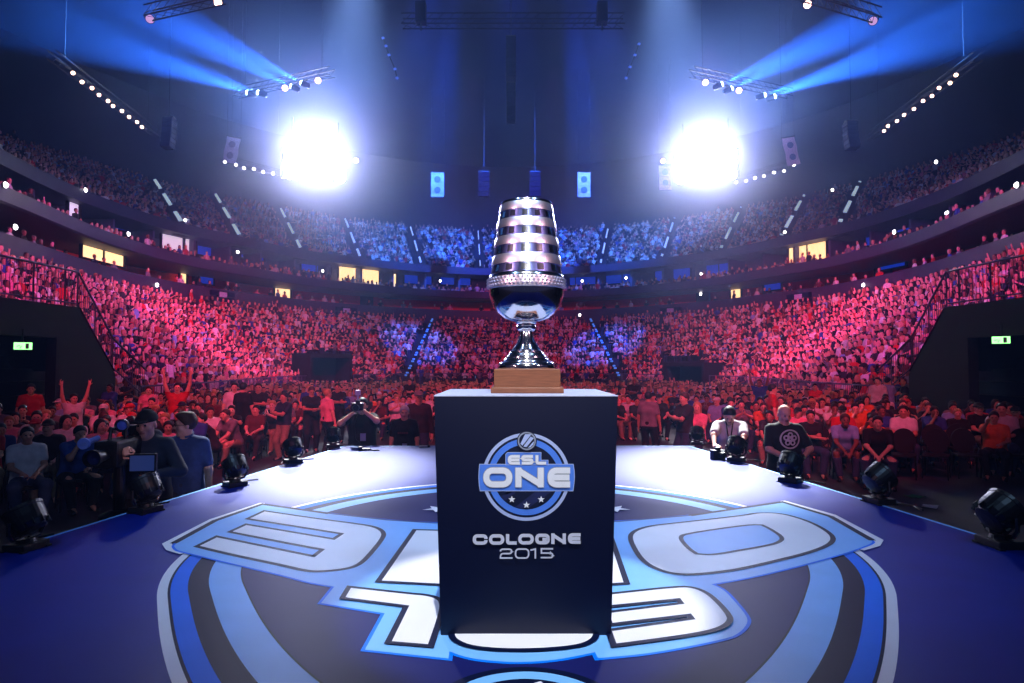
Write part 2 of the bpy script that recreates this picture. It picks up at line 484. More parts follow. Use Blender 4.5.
logo = MB(); lmats = [P_WHITE, P_LIGHT, P_BLUE, P_DARK, P_DEEP, P_GREY]
W_, L_, B_, D_, I_, G_ = range(6)
lz = [0]
def lay(): lz[0] += 1; return ZT + .0006 + .0005 * lz[0]
def gp(pts): return [(q.x, q.y) for q in (on_z(x, y, ZT) for x, y in pts)]
def rounded(pts, it=2, lim=52):
    for _ in range(it):
        out = []; n = len(pts)
        for i in range(n):
            a, b, c = Vector(pts[i - 1]), Vector(pts[i]), Vector(pts[(i + 1) % n])
            if (b - a).length < 1e-6 or (c - b).length < 1e-6: continue
            if math.degrees((b - a).angle(c - b)) < lim: k = .25; out += [tuple(b.lerp(a, k)), tuple(b.lerp(c, k))]
            else: out.append(tuple(b))
        pts = out; lim *= .75
    return pts
def fillg(pts, m, z):
    logo.mi = m; logo.poly([(x, y, z) for x, y in pts])
def strokeg(pts, w, m, z, closed=True, side=0.):
    logo.mi = m; vs, fs = ribbon2d(pts, w, closed, side); logo.add([(x, y, z) for x, y in vs], fs)
CX, CY, RX, RY = .079, 4.5425, 2.213, 2.385
def circ(t, n=180):
    """ring of the printed emblem; it is laid out a little longer towards the near edge of the stage"""
    out = []
    for k in range(n):
        w = 2 * PI * k / n; phi = math.degrees(math.asin(max(-1, min(1, math.sin(w)))))
        st = 1 + 1.94e-4 * min(max(-phi - 30, 0), 50) ** 1.9 + .03 * max(0, math.sin(math.radians(phi))) ** 2
        out.append((CX + 2.25 * t * st * math.cos(w), CY + 2.25 * t * st * math.sin(w)))
    return out
def disc(t, m): fillg(circ(t), m, lay())
disc(1.0, W_); disc(.978, D_); disc(.972, B_); disc(.934, D_); disc(.925, P_GREY and D_)
disc(.892, D_); disc(.887, L_); disc(.812, D_); disc(.808, I_)
# faint darker diagonal bands of the emblem's field
z = lay()
for a, b_, c, d in ((-1.3, -.9, .2, .9), (-.35, -.15, .9, 1.2)):
    pts = [(CX + a, CY - 1.55), (CX + b_, CY - 1.6), (CX + d, CY + 1.2), (CX + c, CY + 1.3)]
# banner behind both words
BAN = [(262.5, 504.9), (215, 521.5), (173.2, 544.4), (176, 551), (185, 553.2), (246.4, 567.9), (281.6, 576), (310, 583.9), (334.2, 587.9), (321, 604.4), (384.7, 614.7), (364.9, 651.3), (448.4, 660.1),
       (449.5, 653), (467, 659.4), (495, 663.1), (526.5, 664), (560, 661.2), (595, 653.8), (598, 659.8), (651.3, 655), (727.4, 640.3), (740.6, 633.7), (748, 624.2), (746.5, 616.9), (731.8, 599.3), (723, 590.5),
       (711.3, 585.4), (750, 578.8), (801.5, 566.4), (845.5, 554), (860.1, 548.8), (871.8, 544.4), (872.6, 541.5), (830.8, 517.4), (782.5, 502.7), (746.5, 509.3), (687.9, 516.6), (617.6, 522.5), (525, 525),
       (434, 524), (388, 521), (329.3, 514.4), (284.5, 507.5)]
z = lay()
strokeg(gp([(262.5, 503.7), (213, 520), (166.5, 544.2), (170.5, 550), (184, 554)]), .055, W_, z, False, 0)
strokeg(gp([(782.5, 501.5), (832.5, 515.6), (879, 540.5), (875.8, 545.8), (860, 550.3)]), .055, W_, z, False, 0)
z = lay(); BG = rounded(gp(BAN)); strokeg(BG, .035, B_, z)
z = lay(); fillg(BG, L_, z)
z = lay()
strokeg(gp([(329.3, 514.4), (262.5, 504.9), (215, 521.5), (173.2, 544.4)]), .05, D_, z, False)
strokeg(gp([(690, 516.4), (782.5, 502.7), (830.8, 517.4), (872.6, 541.5)]), .05, D_, z, False)
strokeg(gp([(329.3, 514.4), (388, 521), (434, 524), (525, 525), (617.6, 522.5), (690, 516.4)]), .02, D_, z, False)
def letter(outer, hole=None, w=.05):
    g = rounded(gp(outer)); z1 = lay(); strokeg(g, w * 2, D_, z1); z2 = lay(); fillg(g, W_, z2)
    if hole:
        h = rounded(gp(hole)); z3 = lay(); fillg(h, L_, z3); strokeg(h, w * .9, D_, lay())
letter([(264.7, 512.5), (310, 519.3), (358.6, 525.7), (373, 528.3), (380.5, 532.2), (381.8, 537.9), (364.5, 558.8), (355.7, 566.2), (344, 569.8), (322, 572), (307.3, 571.4), (286, 566.2), (233.2, 555.2), (199.8, 547.1), (216.8, 538.6), (310, 558), (314.6, 558.6), (325.4, 550.3), (300, 545.8), (232.5, 532.6), (246.4, 526.2), (310, 537), (334.4, 541.2), (344.5, 534.5), (300, 527.3), (250, 519.5)], w=.035)
letter([(631.5, 538.6), (636.6, 532), (651.3, 527.6), (673.2, 525.1), (746.5, 516.9), (757.6, 514.4), (775.2, 514.4), (789.8, 517), (810.3, 523.9), (826.9, 533.5), (831.6, 540.1), (825.4, 546.4), (805.9, 553.6), (776.6, 560.9), (745, 568.3), (724.5, 571.9), (695.2, 575.1), (676.2, 574.8), (661.5, 571.2), (648.3, 564.6), (639.5, 554.7)],
       [(679.1, 538.6), (686.4, 534.9), (748.8, 525.9), (762, 526.3), (770.8, 530.5), (783.9, 539.3), (778, 544.5), (762, 548.1), (739, 552), (724.5, 554.7), (709.9, 556.5), (696.7, 555.4), (687.9, 549.6)], w=.035)
letter([(416.5, 531.8), (470, 533.2), (582, 567), (562, 533.5), (606.5, 531.5), (623.5, 584.4), (571, 587.6), (470, 552.5), (492, 588.5), (381.8, 582.5)], w=.035)
letter([(351, 590.2), (412.5, 597.1), (424.3, 597.9), (434.5, 600.4), (439.4, 604.5), (438.6, 616.1), (428, 647), (391.8, 644), (409.4, 607.9), (345.4, 599.6)], w=.03)
letter([(454, 637), (458, 643), (472.7, 648.8), (504, 651.6), (541.3, 651.2), (574.7, 648.2), (589.6, 643.2), (594, 636.2), (590, 625), (584, 619.5), (486, 617), (487, 612), (584, 611), (578, 602), (565, 599), (480, 599), (464, 603), (457, 617), (470, 627), (566, 629), (566, 634), (456, 633)], w=.03)
letter([(604, 598), (612.5, 597.1), (680.6, 589.7), (693.7, 590.9), (705.5, 596), (717.2, 606.8), (726.4, 618.3), (727.2, 623.5), (720.6, 628.9), (708.4, 633.1), (680.6, 638.2), (616.5, 646.7), (612.1, 634.3), (695.7, 622.4), (691, 616.4), (612.5, 625.9), (609.5, 616), (684.8, 606.7), (680.1, 600.7), (606, 608.4)], w=.03)
def star2(cx, cy, r, rot_=PI / 2, sx=1.): return [(cx + sx * (r if k % 2 == 0 else r * .42) * math.cos(rot_ + k * PI / 5), cy + (r if k % 2 == 0 else r * .42) * math.sin(rot_ + k * PI / 5)) for k in range(10)]
z = lay()
for px_, py_ in ((437.5, 510.5), (615, 510.3), (526, 497.5)):
    q = on_z(px_, py_, ZT); fillg(star2(q.x, q.y, .13, -PI / 2), W_, z)
# ball badge at the near rim of the ring
bx, by = on_z(526, 700, ZT).x, on_z(526, 672, ZT).y - .36
def circ2(r, n=72): return [(bx + r * math.cos(2 * PI * k / n), by + r * math.sin(2 * PI * k / n)) for k in range(n)]
fillg(circ2(.37), D_, lay()); fillg(circ2(.33), L_, lay()); fillg(circ2(.27), D_, lay())
zz = lay()
for a in (-.5, 0., .5):
    w0 = .05; fillg([(bx - .16 + a * .28, by + .16 + a * .1), (bx - .08 + a * .28, by + .2 + a * .1), (bx + .2 + a * .12, by - .1), (bx + .1 + a * .12, by - .17)], W_, zz)
logo.build('floor_print', lmats, stage)

# ------------------------------------------------------------------ bowl: plan curve of the balcony rim
def bowl_curve():
    sam = [(0, 186), (25, 198.5), (51, 209.5), (75, 221), (101.5, 232), (126, 240.5), (150, 247.5), (193, 259), (225, 265), (254, 269), (301, 278), (335, 282), (367, 285.2), (405, 288.8), (443, 291.3), (475, 292.7), (512, 293.3)]
    L = [on_z(x, y, 10.2) for x, y in sam]
    L = [Vector((p.x, p.y)) for p in L]
    pre = [Vector((-23.2, 4)), Vector((-23.2, 9)), Vector((-23.1, 14)), Vector((-23.0, 19)), Vector((-22.7, 24))]
    half = pre + L
    pts = half + [Vector((-p.x, p.y)) for p in reversed(half[:-1])]
    c = catmull([(p.x, p.y, 0) for p in pts], 10)
    A = np.array([(p.x, p.y) for p in c])
    def resample(A, n):
        s = np.concatenate([[0], np.cumsum(np.linalg.norm(np.diff(A, axis=0), axis=1))])
        t = np.linspace(0, s[-1], n); return np.stack([np.interp(t, s, A[:, k]) for k in (0, 1)], 1)
    A = resample(A, 260)
    for _ in range(30):
        A[1:-1] = .5 * A[1:-1] + .25 * (A[2:] + A[:-2])
    A = resample(A, 260)
    T = np.gradient(A, axis=0); N = np.stack([-T[:, 1], T[:, 0]], 1); N /= np.linalg.norm(N, axis=1)[:, None]
    for _ in range(20): N[1:-1] = .5 * N[1:-1] + .25 * (N[2:] + N[:-2]); N /= np.linalg.norm(N, axis=1)[:, None]
    if N[130] @ np.array([0, 1]) < 0: N = -N
    return A, N
CP, CN = bowl_curve(); NU = len(CP)
def at(u, d, z=0.):
    """point at fractional curve index u, offset d outward"""
    i = min(max(u, 0), NU - 1.001); k = int(i); f = i - k
    p = CP[k] * (1 - f) + CP[k + 1] * f; n = CN[k] * (1 - f) + CN[k + 1] * f
    n = n / np.linalg.norm(n); q = p + n * d
    return Vector((q[0], q[1], z))
def normal_at(u):
    i = min(max(u, 0), NU - 1.001); k = int(i); f = i - k
    n = CN[k] * (1 - f) + CN[k + 1] * f; return Vector((n[0], n[1], 0)).normalized()
def u_of(px, d, z):
    us = np.linspace(2, NU - 3, 1200); best = min(us, key=lambda u: abs(project(at(u, d, z))[0] - px) + (1e4 if at(u, d, z).y < 14 else 0)); return best
def sweep(name, prof, m, u0=0, u1=None, kind='structure', step=1, closed=False, parent=None, mats=None):
    u1 = NU - 1 if u1 is None else u1
    n = max(2, int((u1 - u0) / step) + 1); us = np.linspace(u0, u1, n); b = MB(); k = len(prof)
    for u in us:
        for d, z in prof: p = at(u, d, z); b.v.append(tuple(p))
    for i in range(n - 1):
        for j in range(k if closed else k - 1):
            j2 = (j + 1) % k
            b.f.append((i * k + j, (i + 1) * k + j, (i + 1) * k + j2, i * k + j2)); b.m.append(0)
    if closed:
        b.f.append(tuple(range(k))); b.m.append(0); b.f.append(tuple((n - 1) * k + j for j in reversed(range(k)))); b.m.append(0)
    return b.build(name, m, parent, kind=kind, fixn=False)
LOW_D0, LOW_DD, LOW_DZ, LOW_N, LOW_Z0 = -9.0, .62, .41, 15, .45
UP_D0, UP_DD, UP_DZ, UP_N, UP_Z0 = 3.5, .85, .415, 19, 12.8
mb = MB(); mb.add([(-70, -6, 0), (70, -6, 0), (70, 110, 0), (-70, 110, 0)], [(0, 1, 2, 3)]); mb.build('floor', m_floor, kind='structure')
prof = [(LOW_D0 - .35, 0), (LOW_D0 - .35, LOW_Z0)]
for i in range(LOW_N):
    d = LOW_D0 + i * LOW_DD; z_ = LOW_Z0 + i * LOW_DZ
    prof += [(d - .35, z_), (d + LOW_DD - .35, z_)]
prof += [(LOW_D0 + LOW_N * LOW_DD - .35, 6.6)]
sweep('lower_tier', prof, m_conc)
dl = LOW_D0 + LOW_N * LOW_DD - .35
sweep('parapet', [(dl, 6.3), (dl, 8.2), (dl + .25, 8.2), (dl + .25, 7.3), (dl + 5, 7.3)], m_fascia)
sweep('wall_concourse', [(dl + 4.2, 7.3), (dl + 4.2, 9.6)], m_red)
sweep('balcony', [(9, 9.54), (.0, 9.52), (-.12, 9.6), (-.12, 10.3), (.12, 10.3), (.12, 9.55), (7.0, 9.55)], m_fascia)
sweep('wall_suites', [(6.2, 9.55), (6.2, 12.7)], m_suite)
sweep('upper_fascia', [(8, 12.55), (UP_D0 - .95, 12.55), (UP_D0 - .95, 13.35), (UP_D0 - .8, 13.35), (UP_D0 - .8, 12.7)], m_fascia)
prof = [(UP_D0 - .85, UP_Z0)]
for i in range(UP_N):
    d = UP_D0 + i * UP_DD; z_ = UP_Z0 + i * UP_DZ
    prof += [(d - .5, z_), (d + UP_DD - .5, z_)]
prof += [(UP_D0 + UP_N * UP_DD, UP_Z0 + UP_N * UP_DZ), (UP_D0 + UP_N * UP_DD, 31)]
sweep('upper_tier', prof, m_conc)
mb = MB(); mb.add([(-75, -8, 30.5), (75, -8, 30.5), (75, 115, 30.5), (-75, 115, 30.5)], [(3, 2, 1, 0)]); mb.build('ceiling', m_ceil, kind='structure')

# partitions between the suites, dark piers on the concourse
mbp = MB(); mbq = MB()
for k, u in enumerate(np.linspace(22, NU - 23, 40)):
    n = normal_at(u); t = Vector((-n.y, n.x, 0)); M = Matrix(((t.x, n.x, 0, 0), (t.y, n.y, 0, 0), (0, 0, 1, 0), (0, 0, 0, 1)))
    M.translation = at(u, 4.4, 9.56); mbp.box(-.10, .10, -.8, 1.75, 0, 2.95, M)
    if k % 5 == 0: M2 = M.copy(); M2.translation = at(u + 1.2, dl + 4.0, 7.2); mbq.box(-.7, .7, -.25, .1, 0, 3, M2)
mbp.build('wall_suite_partitions', m_suite, kind='structure'); mbq.build('wall_concourse_piers', m_dark, kind='structure')

wn = [0]
def frame_at(u, d, z):
    n = normal_at(u); t = Vector((n.y, -n.x, 0)); M = Matrix(((t.x, n.x, 0, 0), (t.y, n.y, 0, 0), (0, 0, 1, 0), (0, 0, 0, 1))); M.translation = at(u, d, z); return M
def window(px0, px1, d, py0, py1, em, pane_split=0):
    """framed glowing pane"""
    um = u_of((px0 + px1) / 2, d, 11); Yc = at(um, d).y
    z1 = on_y((px0 + px1) / 2, py0, Yc).z; z0 = on_y((px0 + px1) / 2, py1, Yc).z
    a = at(u_of(px0, d, z0), d); b = at(u_of(px1, d, z0), d); w = (b - a).length / 2
    M = frame_at(um, d, 0); wn[0] += 1
    f = MB(); t = .10
    f.box(-w - t, w + t, -.18, .02, z0 - t, z0, M); f.box(-w - t, w + t, -.18, .02, z1, z1 + t, M)
    f.box(-w - t, -w, -.18, .02, z0, z1, M); f.box(w, w + t, -.18, .02, z0, z1, M)
    for k in range(pane_split): x = -w + 2 * w * (k + 1) / (pane_split + 1); f.box(x - .04, x + .04, -.14, .02, z0, z1, M)
    o = f.build('window_%d' % wn[0], m_dark, kind='structure')
    g = MB(); g.add([(-w, -.05, z0), (w, -.05, z0), (w, -.05, z1), (-w, -.05, z1)], [(0, 1, 2, 3)], M); g.build('pane', em, o)
dc = dl + 4.15
e_pale = emat('pale_room_light', (.92, .84, 1.), .8)
window(82, 124, dc - 2.6, 240, 262, e_warm, 1)
window(275, 290, dc, 281, 298, e_warm); window(731, 741, dc, 281, 299, e_warm); window(179, 185, dc - .6, 264, 283, e_warm)
window(338, 359, 4.8, 267, 284, e_warm); window(361, 378, 4.8, 269, 284, e_warm); window(790, 827, 4.2, 243, 262, e_warm, 1); window(392, 396, 4.8, 274, 287, e_warm)
window(160, 181, 4.2, 233, 250, e_pale); window(184, 195, 4.2, 239, 258, e_pale); window(66, 77, 3.4, 197, 217, e_pale)
for a, b, c, d in ((99, 124, 219, 231), (128, 152, 228, 239), (197, 231, 246, 260), (240, 262, 249, 262), (300, 330, 263, 275), (404, 432, 274, 287), (440, 470, 275, 288), (556, 596, 275, 288), (606, 640, 273, 286), (655, 690, 270, 283), (700, 740, 265, 278),
                   (866, 895, 235, 246), (898, 929, 221, 232), (946, 953, 202, 213), (959, 979, 199, 210), (985, 1002, 184, 194)):
    window(a, b, 5.9, c - 5, d - 3, e_blue_patch, 1)  # blue light on the suite walls, put in as glowing panes
for a, b, c, d in ((62, 72, 239, 247), (198, 213, 271, 284), (385, 396, 288, 298), (880, 905, 253, 268), (949, 959, 235, 247), (765, 782, 278, 290), (965, 987, 231, 242), (993, 1012, 218, 231)):
    window(a, b, dc - .5, c, d, e_blue_patch)  # blue light along the concourse, also put in as glowing panes

# aisle stairs: step lights above, blue light put in as glowing strips below
def aisle(kind, px_b, px_t):
    if kind == 'up': d0, z0, dd, dz, n = UP_D0, UP_Z0, UP_DD / 2, UP_DZ / 2, UP_N * 2
    else: d0, z0, dd, dz, n = LOW_D0, LOW_Z0, LOW_DD / 2, LOW_DZ / 2, LOW_N * 2
    d1 = d0 + n * dd; ub = u_of(px_b, d0, z0); ut = u_of(px_t, d1, z0 + n * dz)
    st = MB(); li = MB(); A_ = at(ub, d0); B_ = at(ut, d1)
    for i in range(n):
        d = -.4; z_ = z0 + i * dz; M = frame_at(ub + (ut - ub) * i / n, 0, 0); q = A_.lerp(B_, i / n); M.translation = (q.x, q.y, 0)
        w_ = .6 if kind == 'up' else .45; st.box(-w_, w_, d, d + dd, z_ - .3, z_ + dz * .5, M)
        if kind == 'up':
            if ((i + int(px_b)) // 5) % 3 != 1: li.box(-.035, .035, d, d + dd * .9, z_ + dz * .5 + .78, z_ + dz * .5 + .90, M); st.box(-.015, .015, d + .1, d + .13, z_ + dz * .5, z_ + dz * .5 + .8, M)
        elif i % 3 != 2: li.box(-.06, .06, d, d + dd * .8, z_ + dz * .5 + .70, z_ + dz * .5 + .84, M); st.box(-.02, .02, d + .1, d + .14, z_ + dz * .5, z_ + dz * .5 + .75, M)  # no lamps here: blue light on the stairs made as glowing strips
    o = st.build('stairs', m_conc, kind='structure'); li.build('step_light_glow', e_step if kind == 'up' else e_stair_glow, o)
    return A_, B_, d0, d1
AISLE_UP = [aisle('up', a, b) for a, b in ((178, 152), (237, 215), (299, 279), (359, 343), (420, 409), (480, 478), (602, 610), (663, 676), (723, 742), (784, 806), (843, 862))]
AISLE_LOW = [aisle('low', a, b) for a, b in ((404, 433), (621, 590))]

# dark vomitories and side tunnels
def vomitory(px0, px1, dfr, ztop, name):
    um = u_of((px0 + px1) / 2, dfr, 1.5); a = at(u_of(px0, dfr, 1.5), dfr); b = at(u_of(px1, dfr, 1.5), dfr); w = (a - b).length / 2
    M = frame_at(um, dfr, 0); f = MB()
    f.box(-w - .25, -w, -.2, 1.5, 0, ztop, M); f.box(w, w + .25, -.2, 1.5, 0, ztop, M); f.box(-w - .25, w + .25, -.2, 1.5, ztop, ztop + .3, M); f.box(-w, w, 1.2, 1.4, 0, ztop, M)
    return f.build(name, m_dark, kind='structure'), M, w
vomitory(311, 349, LOW_D0 - .8, 2.75, 'door_1'); vomitory(667, 704, LOW_D0 - .8, 2.1, 'door_2')
# side tunnels: black-faced blocks under the raised stand ends beside the floor
for s_, nm in ((-1, 'wall_left'), (1, 'wall_right')):
    f = MB(); x0, x1 = 13.25, 18.4
    side = [(9, 0), (11, 0), (11, 3.0), (18.6, 3.0), (18.6, 0), (21.4, 0), (21.4, 1.9), (19.6, 3.85), (9, 3.85)]
    f.prism([(s_ * x0, y, z) for y, z in side], (s_ * .3, 0, 0))
    xs = sorted((s_ * x0, s_ * x1)); f.box(xs[0], xs[1], 9, 19.6, 3.85, 3.97)
    f.add([(s_ * x0, 19.6, 3.97), (s_ * x1, 19.6, 3.97), (s_ * x1, 21.4, 2.0), (s_ * x0, 21.4, 2.0)], [(0, 1, 2, 3)])
    xs = sorted((s_ * 17.2, s_ * 17.4)); f.box(xs[0], xs[1], 9, 21.3, 0, 3.85)
    f.build(nm, m_dark, kind='structure')
# ------------------------------------------------------------------ plinth, its lettering, the trophy
YF = 2.958
PB = [(-.3228, YF), (.4502, YF)]                       # front foot corners on the stage
def on_front(px, py): return on_y(px, py, YF - .0015)
tl, tr = on_y(434, 395.5, YF), on_y(618, 395.5, YF)
PTOP = tl.z; PD = .80
cxp = (PB[0][0] + PB[1][0]) / 2
mb = MB(); w0 = (PB[1][0] - PB[0][0]) / 2; w1 = (tr.x - tl.x) / 2; dt = .0
b8 = [(-w0, 0, 0), (w0, 0, 0), (w0, PD - .04, 0), (-w0, PD - .04, 0), (-w1, 0, PTOP - ZT - .005), (w1, 0, PTOP - ZT - .005), (w1, PD, PTOP - ZT - .005), (-w1, PD, PTOP - ZT - .005)]
plinth = thing('plinth', (cxp, YF, ZT), 'tall dark navy display plinth with white lettering carrying the silver trophy', 'plinth')
mb.add(b8, [(0, 3, 2, 1), (0, 1, 5, 4), (1, 2, 6, 5), (2, 3, 7, 6), (3, 0, 4, 7), (4, 5, 6, 7)])
mb.build('body', m_navy, plinth)
mb = MB(); mb.bevbox(-w1 - .002, w1 + .002, -.002, PD + .002, PTOP - ZT - .005, PTOP - ZT, .002)
mb.build('top_panel', mat('plinth_top', (.66, .69, .80), .45, var=.05), plinth)
PO = Vector((cxp, YF, ZT))

g_lt = mat('emblem_silver_blue', (.66, .72, .90), .4, var=.04); g_bl = mat('emblem_blue', (.30, .50, .90), .4, var=.05)
g_dk = mat('emblem_dark', (.04, .08, .20), .4); g_wh = mat('emblem_white', (.90, .91, .95), .4, var=.02); g_txt = mat('lettering_white', (.82, .83, .90), .4, var=.02)
g_gr = mat('emblem_grey', (.55, .58, .66), .4)
fz = [0]
def fl(): fz[0] += 1; return -.0005 - .0002 * fz[0]
def fp(pts, ox, oy, s):
    """emblem crop units to plinth-front local coordinates"""
    out = []
    for x, y in pts:
        p = on_front(ox + x / s, oy + y / s); out.append((p.x - PO.x, p.z - PO.z))
    return out
def ffill(b, pts, m, y): b.mi = m; b.poly([(x, y, z) for x, z in pts])
def fstroke(b, pts, w, m, y, closed=True): b.mi = m; vs, fs = ribbon2d(pts, w, closed); b.add([(x, y, z) for x, z in vs], fs)
EO = (465, 425, 6.832)
emb = MB(); em = [g_lt, g_bl, g_dk, g_wh, g_gr]
def ell_(cx, cy, r, n=80): return [(cx + r * math.cos(2 * PI * k / n), cy + r * math.sin(2 * PI * k / n)) for k in range(n)]
for r, m in ((300, 0), (277, 2), (262, 1), (222, 2)): ffill(emb, fp(ell_(418, 355, r), *EO), m, fl())
y = fl()
ffill(emb, fp([(235, 480), (300, 470), (330, 452), (235, 452)], *EO), 2, y)
m_band = len(em); em.append(mat('emblem_band', (.12, .15, .32), .4))
ffill(emb, fp([(345, 560), (480, 455), (590, 455), (430, 570), (395, 572)], *EO), m_band, y)
ffill(emb, fp([(270, 520), (350, 460), (300, 455), (240, 490)], *EO), m_band, y)
# banner with gently bowed ends
ban = [(100, 268), (740, 268), (746, 310), (748, 360), (744, 410), (738, 450), (103, 450), (97, 410), (94, 360), (96, 310)]
y = fl(); ffill(emb, fp(ban, *EO), 1, y); fstroke(emb, fp(ban, *EO), .003, 0, fl())
sub = [(290, 187), (520, 187), (520, 240), (568, 240), (568, 272), (278, 272), (278, 200)]
y = fl(); ffill(emb, fp(sub, *EO), 1, y); fstroke(emb, fp(sub, *EO), .0025, 0, fl())
# letters as broad strokes: centre lines in a unit box (0..1 across, 0..1 up)
def arcbox(x0, y0, x1, y1, r, n=5):
    out = []
    for cx, cy, a0 in ((x1 - r, y1 - r, 0), (x0 + r, y1 - r, 90), (x0 + r, y0 + r, 180), (x1 - r, y0 + r, 270)):
        for k in range(n + 1): a = math.radians(a0 + 90 * k / n); out.append((cx + r * math.cos(a), cy + r * math.sin(a)))
    return out
def corner(p, q, c, n=5):
    return [((1 - t) ** 2 * p[0] + 2 * t * (1 - t) * c[0] + t * t * q[0], (1 - t) ** 2 * p[1] + 2 * t * (1 - t) * c[1] + t * t * q[1]) for t in [k / n for k in range(n + 1)]]
def glyph(ch, w, h, t):
    """list of (polyline, closed) centre lines; stroke t; outer box w x h, origin bottom left"""
    a = t / 2; x0, x1, y0, y1 = a, w - a, a, h - a; ym = h / 2; r = min(.32 * h, (w - t) / 2.2)
    if ch == 'O' or ch == '0': return [(arcbox(x0, y0, x1, y1, r), True)]
    if ch == 'E': return [([(w, y1)] + corner((x0 + r, y1), (x0, y1 - r), (x0, y1)) + corner((x0, y0 + r), (x0 + r, y0), (x0, y0)) + [(w, y0)], False), ([(x0, ym), (w * .97, ym)], False)]
    if ch == 'L': return [([(x0, h)] + corner((x0, y0 + r * .6), (x0 + r * .6, y0), (x0, y0)) + [(w, y0)], False)]
    if ch == 'C': return [([(x1, y1 - r * .9)] + corner((x1, y1 - r * .8), (x1 - r, y1), (x1, y1)) + corner((x0 + r, y1), (x0, y1 - r), (x0, y1)) + corner((x0, y0 + r), (x0 + r, y0), (x0, y0)) + corner((x1 - r, y0), (x1, y0 + r * .8), (x1, y0)) + [(x1, y0 + r * .9)], False)]
    if ch == 'G': return [([(x1, y1 - r * .9)] + corner((x1, y1 - r * .8), (x1 - r, y1), (x1, y1)) + corner((x0 + r, y1), (x0, y1 - r), (x0, y1)) + corner((x0, y0 + r), (x0 + r, y0), (x0, y0)) + corner((x1 - r, y0), (x1, y0 + r * .8), (x1, y0)) + [(x1, ym - t * .1), (w * .5, ym - t * .1)], False)]
    if ch == 'N': return [([(x0, 0), (x0, h)], False), ([(x1, 0), (x1, h)], False), ([(x0 - a * .2, h - a * .9), (x1 + a * .2, a * .9)], False)]
    if ch == 'S' or ch == '5':
        top = [(w * .97, y1)]
        if ch == '5': return [(top + [(x0, y1), (x0, ym + t * .1)] + [(x1 - r * .8, ym + t * .1)] + corner((x1 - r * .8, ym + t * .1), (x1, (ym + y0) / 2), (x1, ym + t * .1)) + corner((x1, (ym + y0) / 2), (x1 - r * .8, y0), (x1, y0)) + [(0, y0)], False)]
        q = (y1 - ym) / 2
        return [(top + corner((x0 + q, y1), (x0, y1 - q), (x0, y1)) + corner((x0, ym + q), (x0 + q, ym), (x0, ym)) + corner((x1 - q, ym), (x1, ym - q), (x1, ym)) + corner((x1, y0 + q), (x1 - q, y0), (x1, y0)) + [(w * .03, y0)], False)]
    if ch == '2': return [([(x0, y1 - r * .7)] + corner((x0, y1 - r * .6), (x0 + r, y1), (x0, y1)) + corner((x1 - r, y1), (x1, (y1 + ym) / 2), (x1, y1)) + corner((x1, (y1 + ym) / 2), (x1 - r, ym), (x1, ym)) + corner((x0 + r, ym), (x0, ym - r * .9), (x0, ym)) + [(x0, y0), (w, y0)], False)]
    if ch == '1': return [([(0, y1 - t * .7), (w * .8 - a, y1), (w * .8 - a, 0)], False)]
def write(b, text, boxes, t, O, m, outline=None, mo=None):
    """boxes: (x0, x1, ytop, ybottom) in crop units of each letter"""
    ol = []; fi = []
    for ch, (x0, x1, yt, yb) in zip(text, boxes):
        for pl, cl in glyph(ch, x1 - x0, yb - yt, t):
            P = fp([(x0 + p[0], yb - p[1]) for p in pl], *O); w = t / O[2] * YF / FOC
            ol.append((P, w, cl))
    if outline:
        for P, w, cl in ol: fstroke(b, P, w + outline, mo, fl(), cl)
    for P, w, cl in ol: fstroke(b, P, w, m, fl(), cl)
write(emb, 'ESL', [(293, 375, 205, 270), (385, 467, 205, 270), (482, 555, 205, 270)], 19, EO, 3, .004, 4)
write(emb, 'ONE', [(126, 322, 290, 425), (345, 537, 290, 425), (565, 718, 290, 425)], 40, EO, 3, .006, 4)
y = fl()
for cx_, cy_ in ((320, 507), (420, 545), (520, 507)):
    ffill(emb, fp([(p[0], p[1]) for p in star2(cx_, cy_, 25, -PI / 2)], *EO), 3, y)
ffill(emb, fp(ell_(422, 108, 68, 48), *EO), 2, fl()); ffill(emb, fp(ell_(422, 108, 62, 48), *EO), 4, fl()); ffill(emb, fp(ell_(422, 108, 52, 48), *EO), 2, fl())
y = fl()
for q in ([(378, 128), (410, 62), (452, 62), (440, 80), (392, 140)], [(398, 146), (448, 78), (470, 88), (420, 150)], [(428, 156), (472, 108), (466, 132), (448, 150)]): ffill(emb, fp(q, *EO), 0, y)
emb.build('emblem', em, plinth)
TO = (455, 520, 7.06); txt = MB()
write(txt, 'COLOGNE', [(126, 230, 98, 172), (240, 348, 98, 172), (360, 436, 97, 171), (446, 556, 95, 170), (566, 668, 94, 169), (679, 782, 92, 167), (796, 886, 90, 165)], 23, TO, 0)
write(txt, '2015', [(316, 406, 197, 270), (422, 525, 196, 270), (532, 582, 196, 269), (604, 694, 194, 267)], 11, TO, 0)
txt.build('lettering', g_txt, plinth)

# trophy: radii and heights measured at its distance
YT = YF + PD * .5 + .0
trophy = thing('trophy', None or (0, 0, 0), 'tall silver banded trophy cup on a wooden base standing on the navy plinth', 'trophy')
tc_ = on_y(526.5, 391, YT); trophy.location = (tc_.x, YT, PTOP)
K = YT / FOC
def tz(py, r_=0.): return on_y(526.5, py, YT - r_ * K * .85).z - PTOP
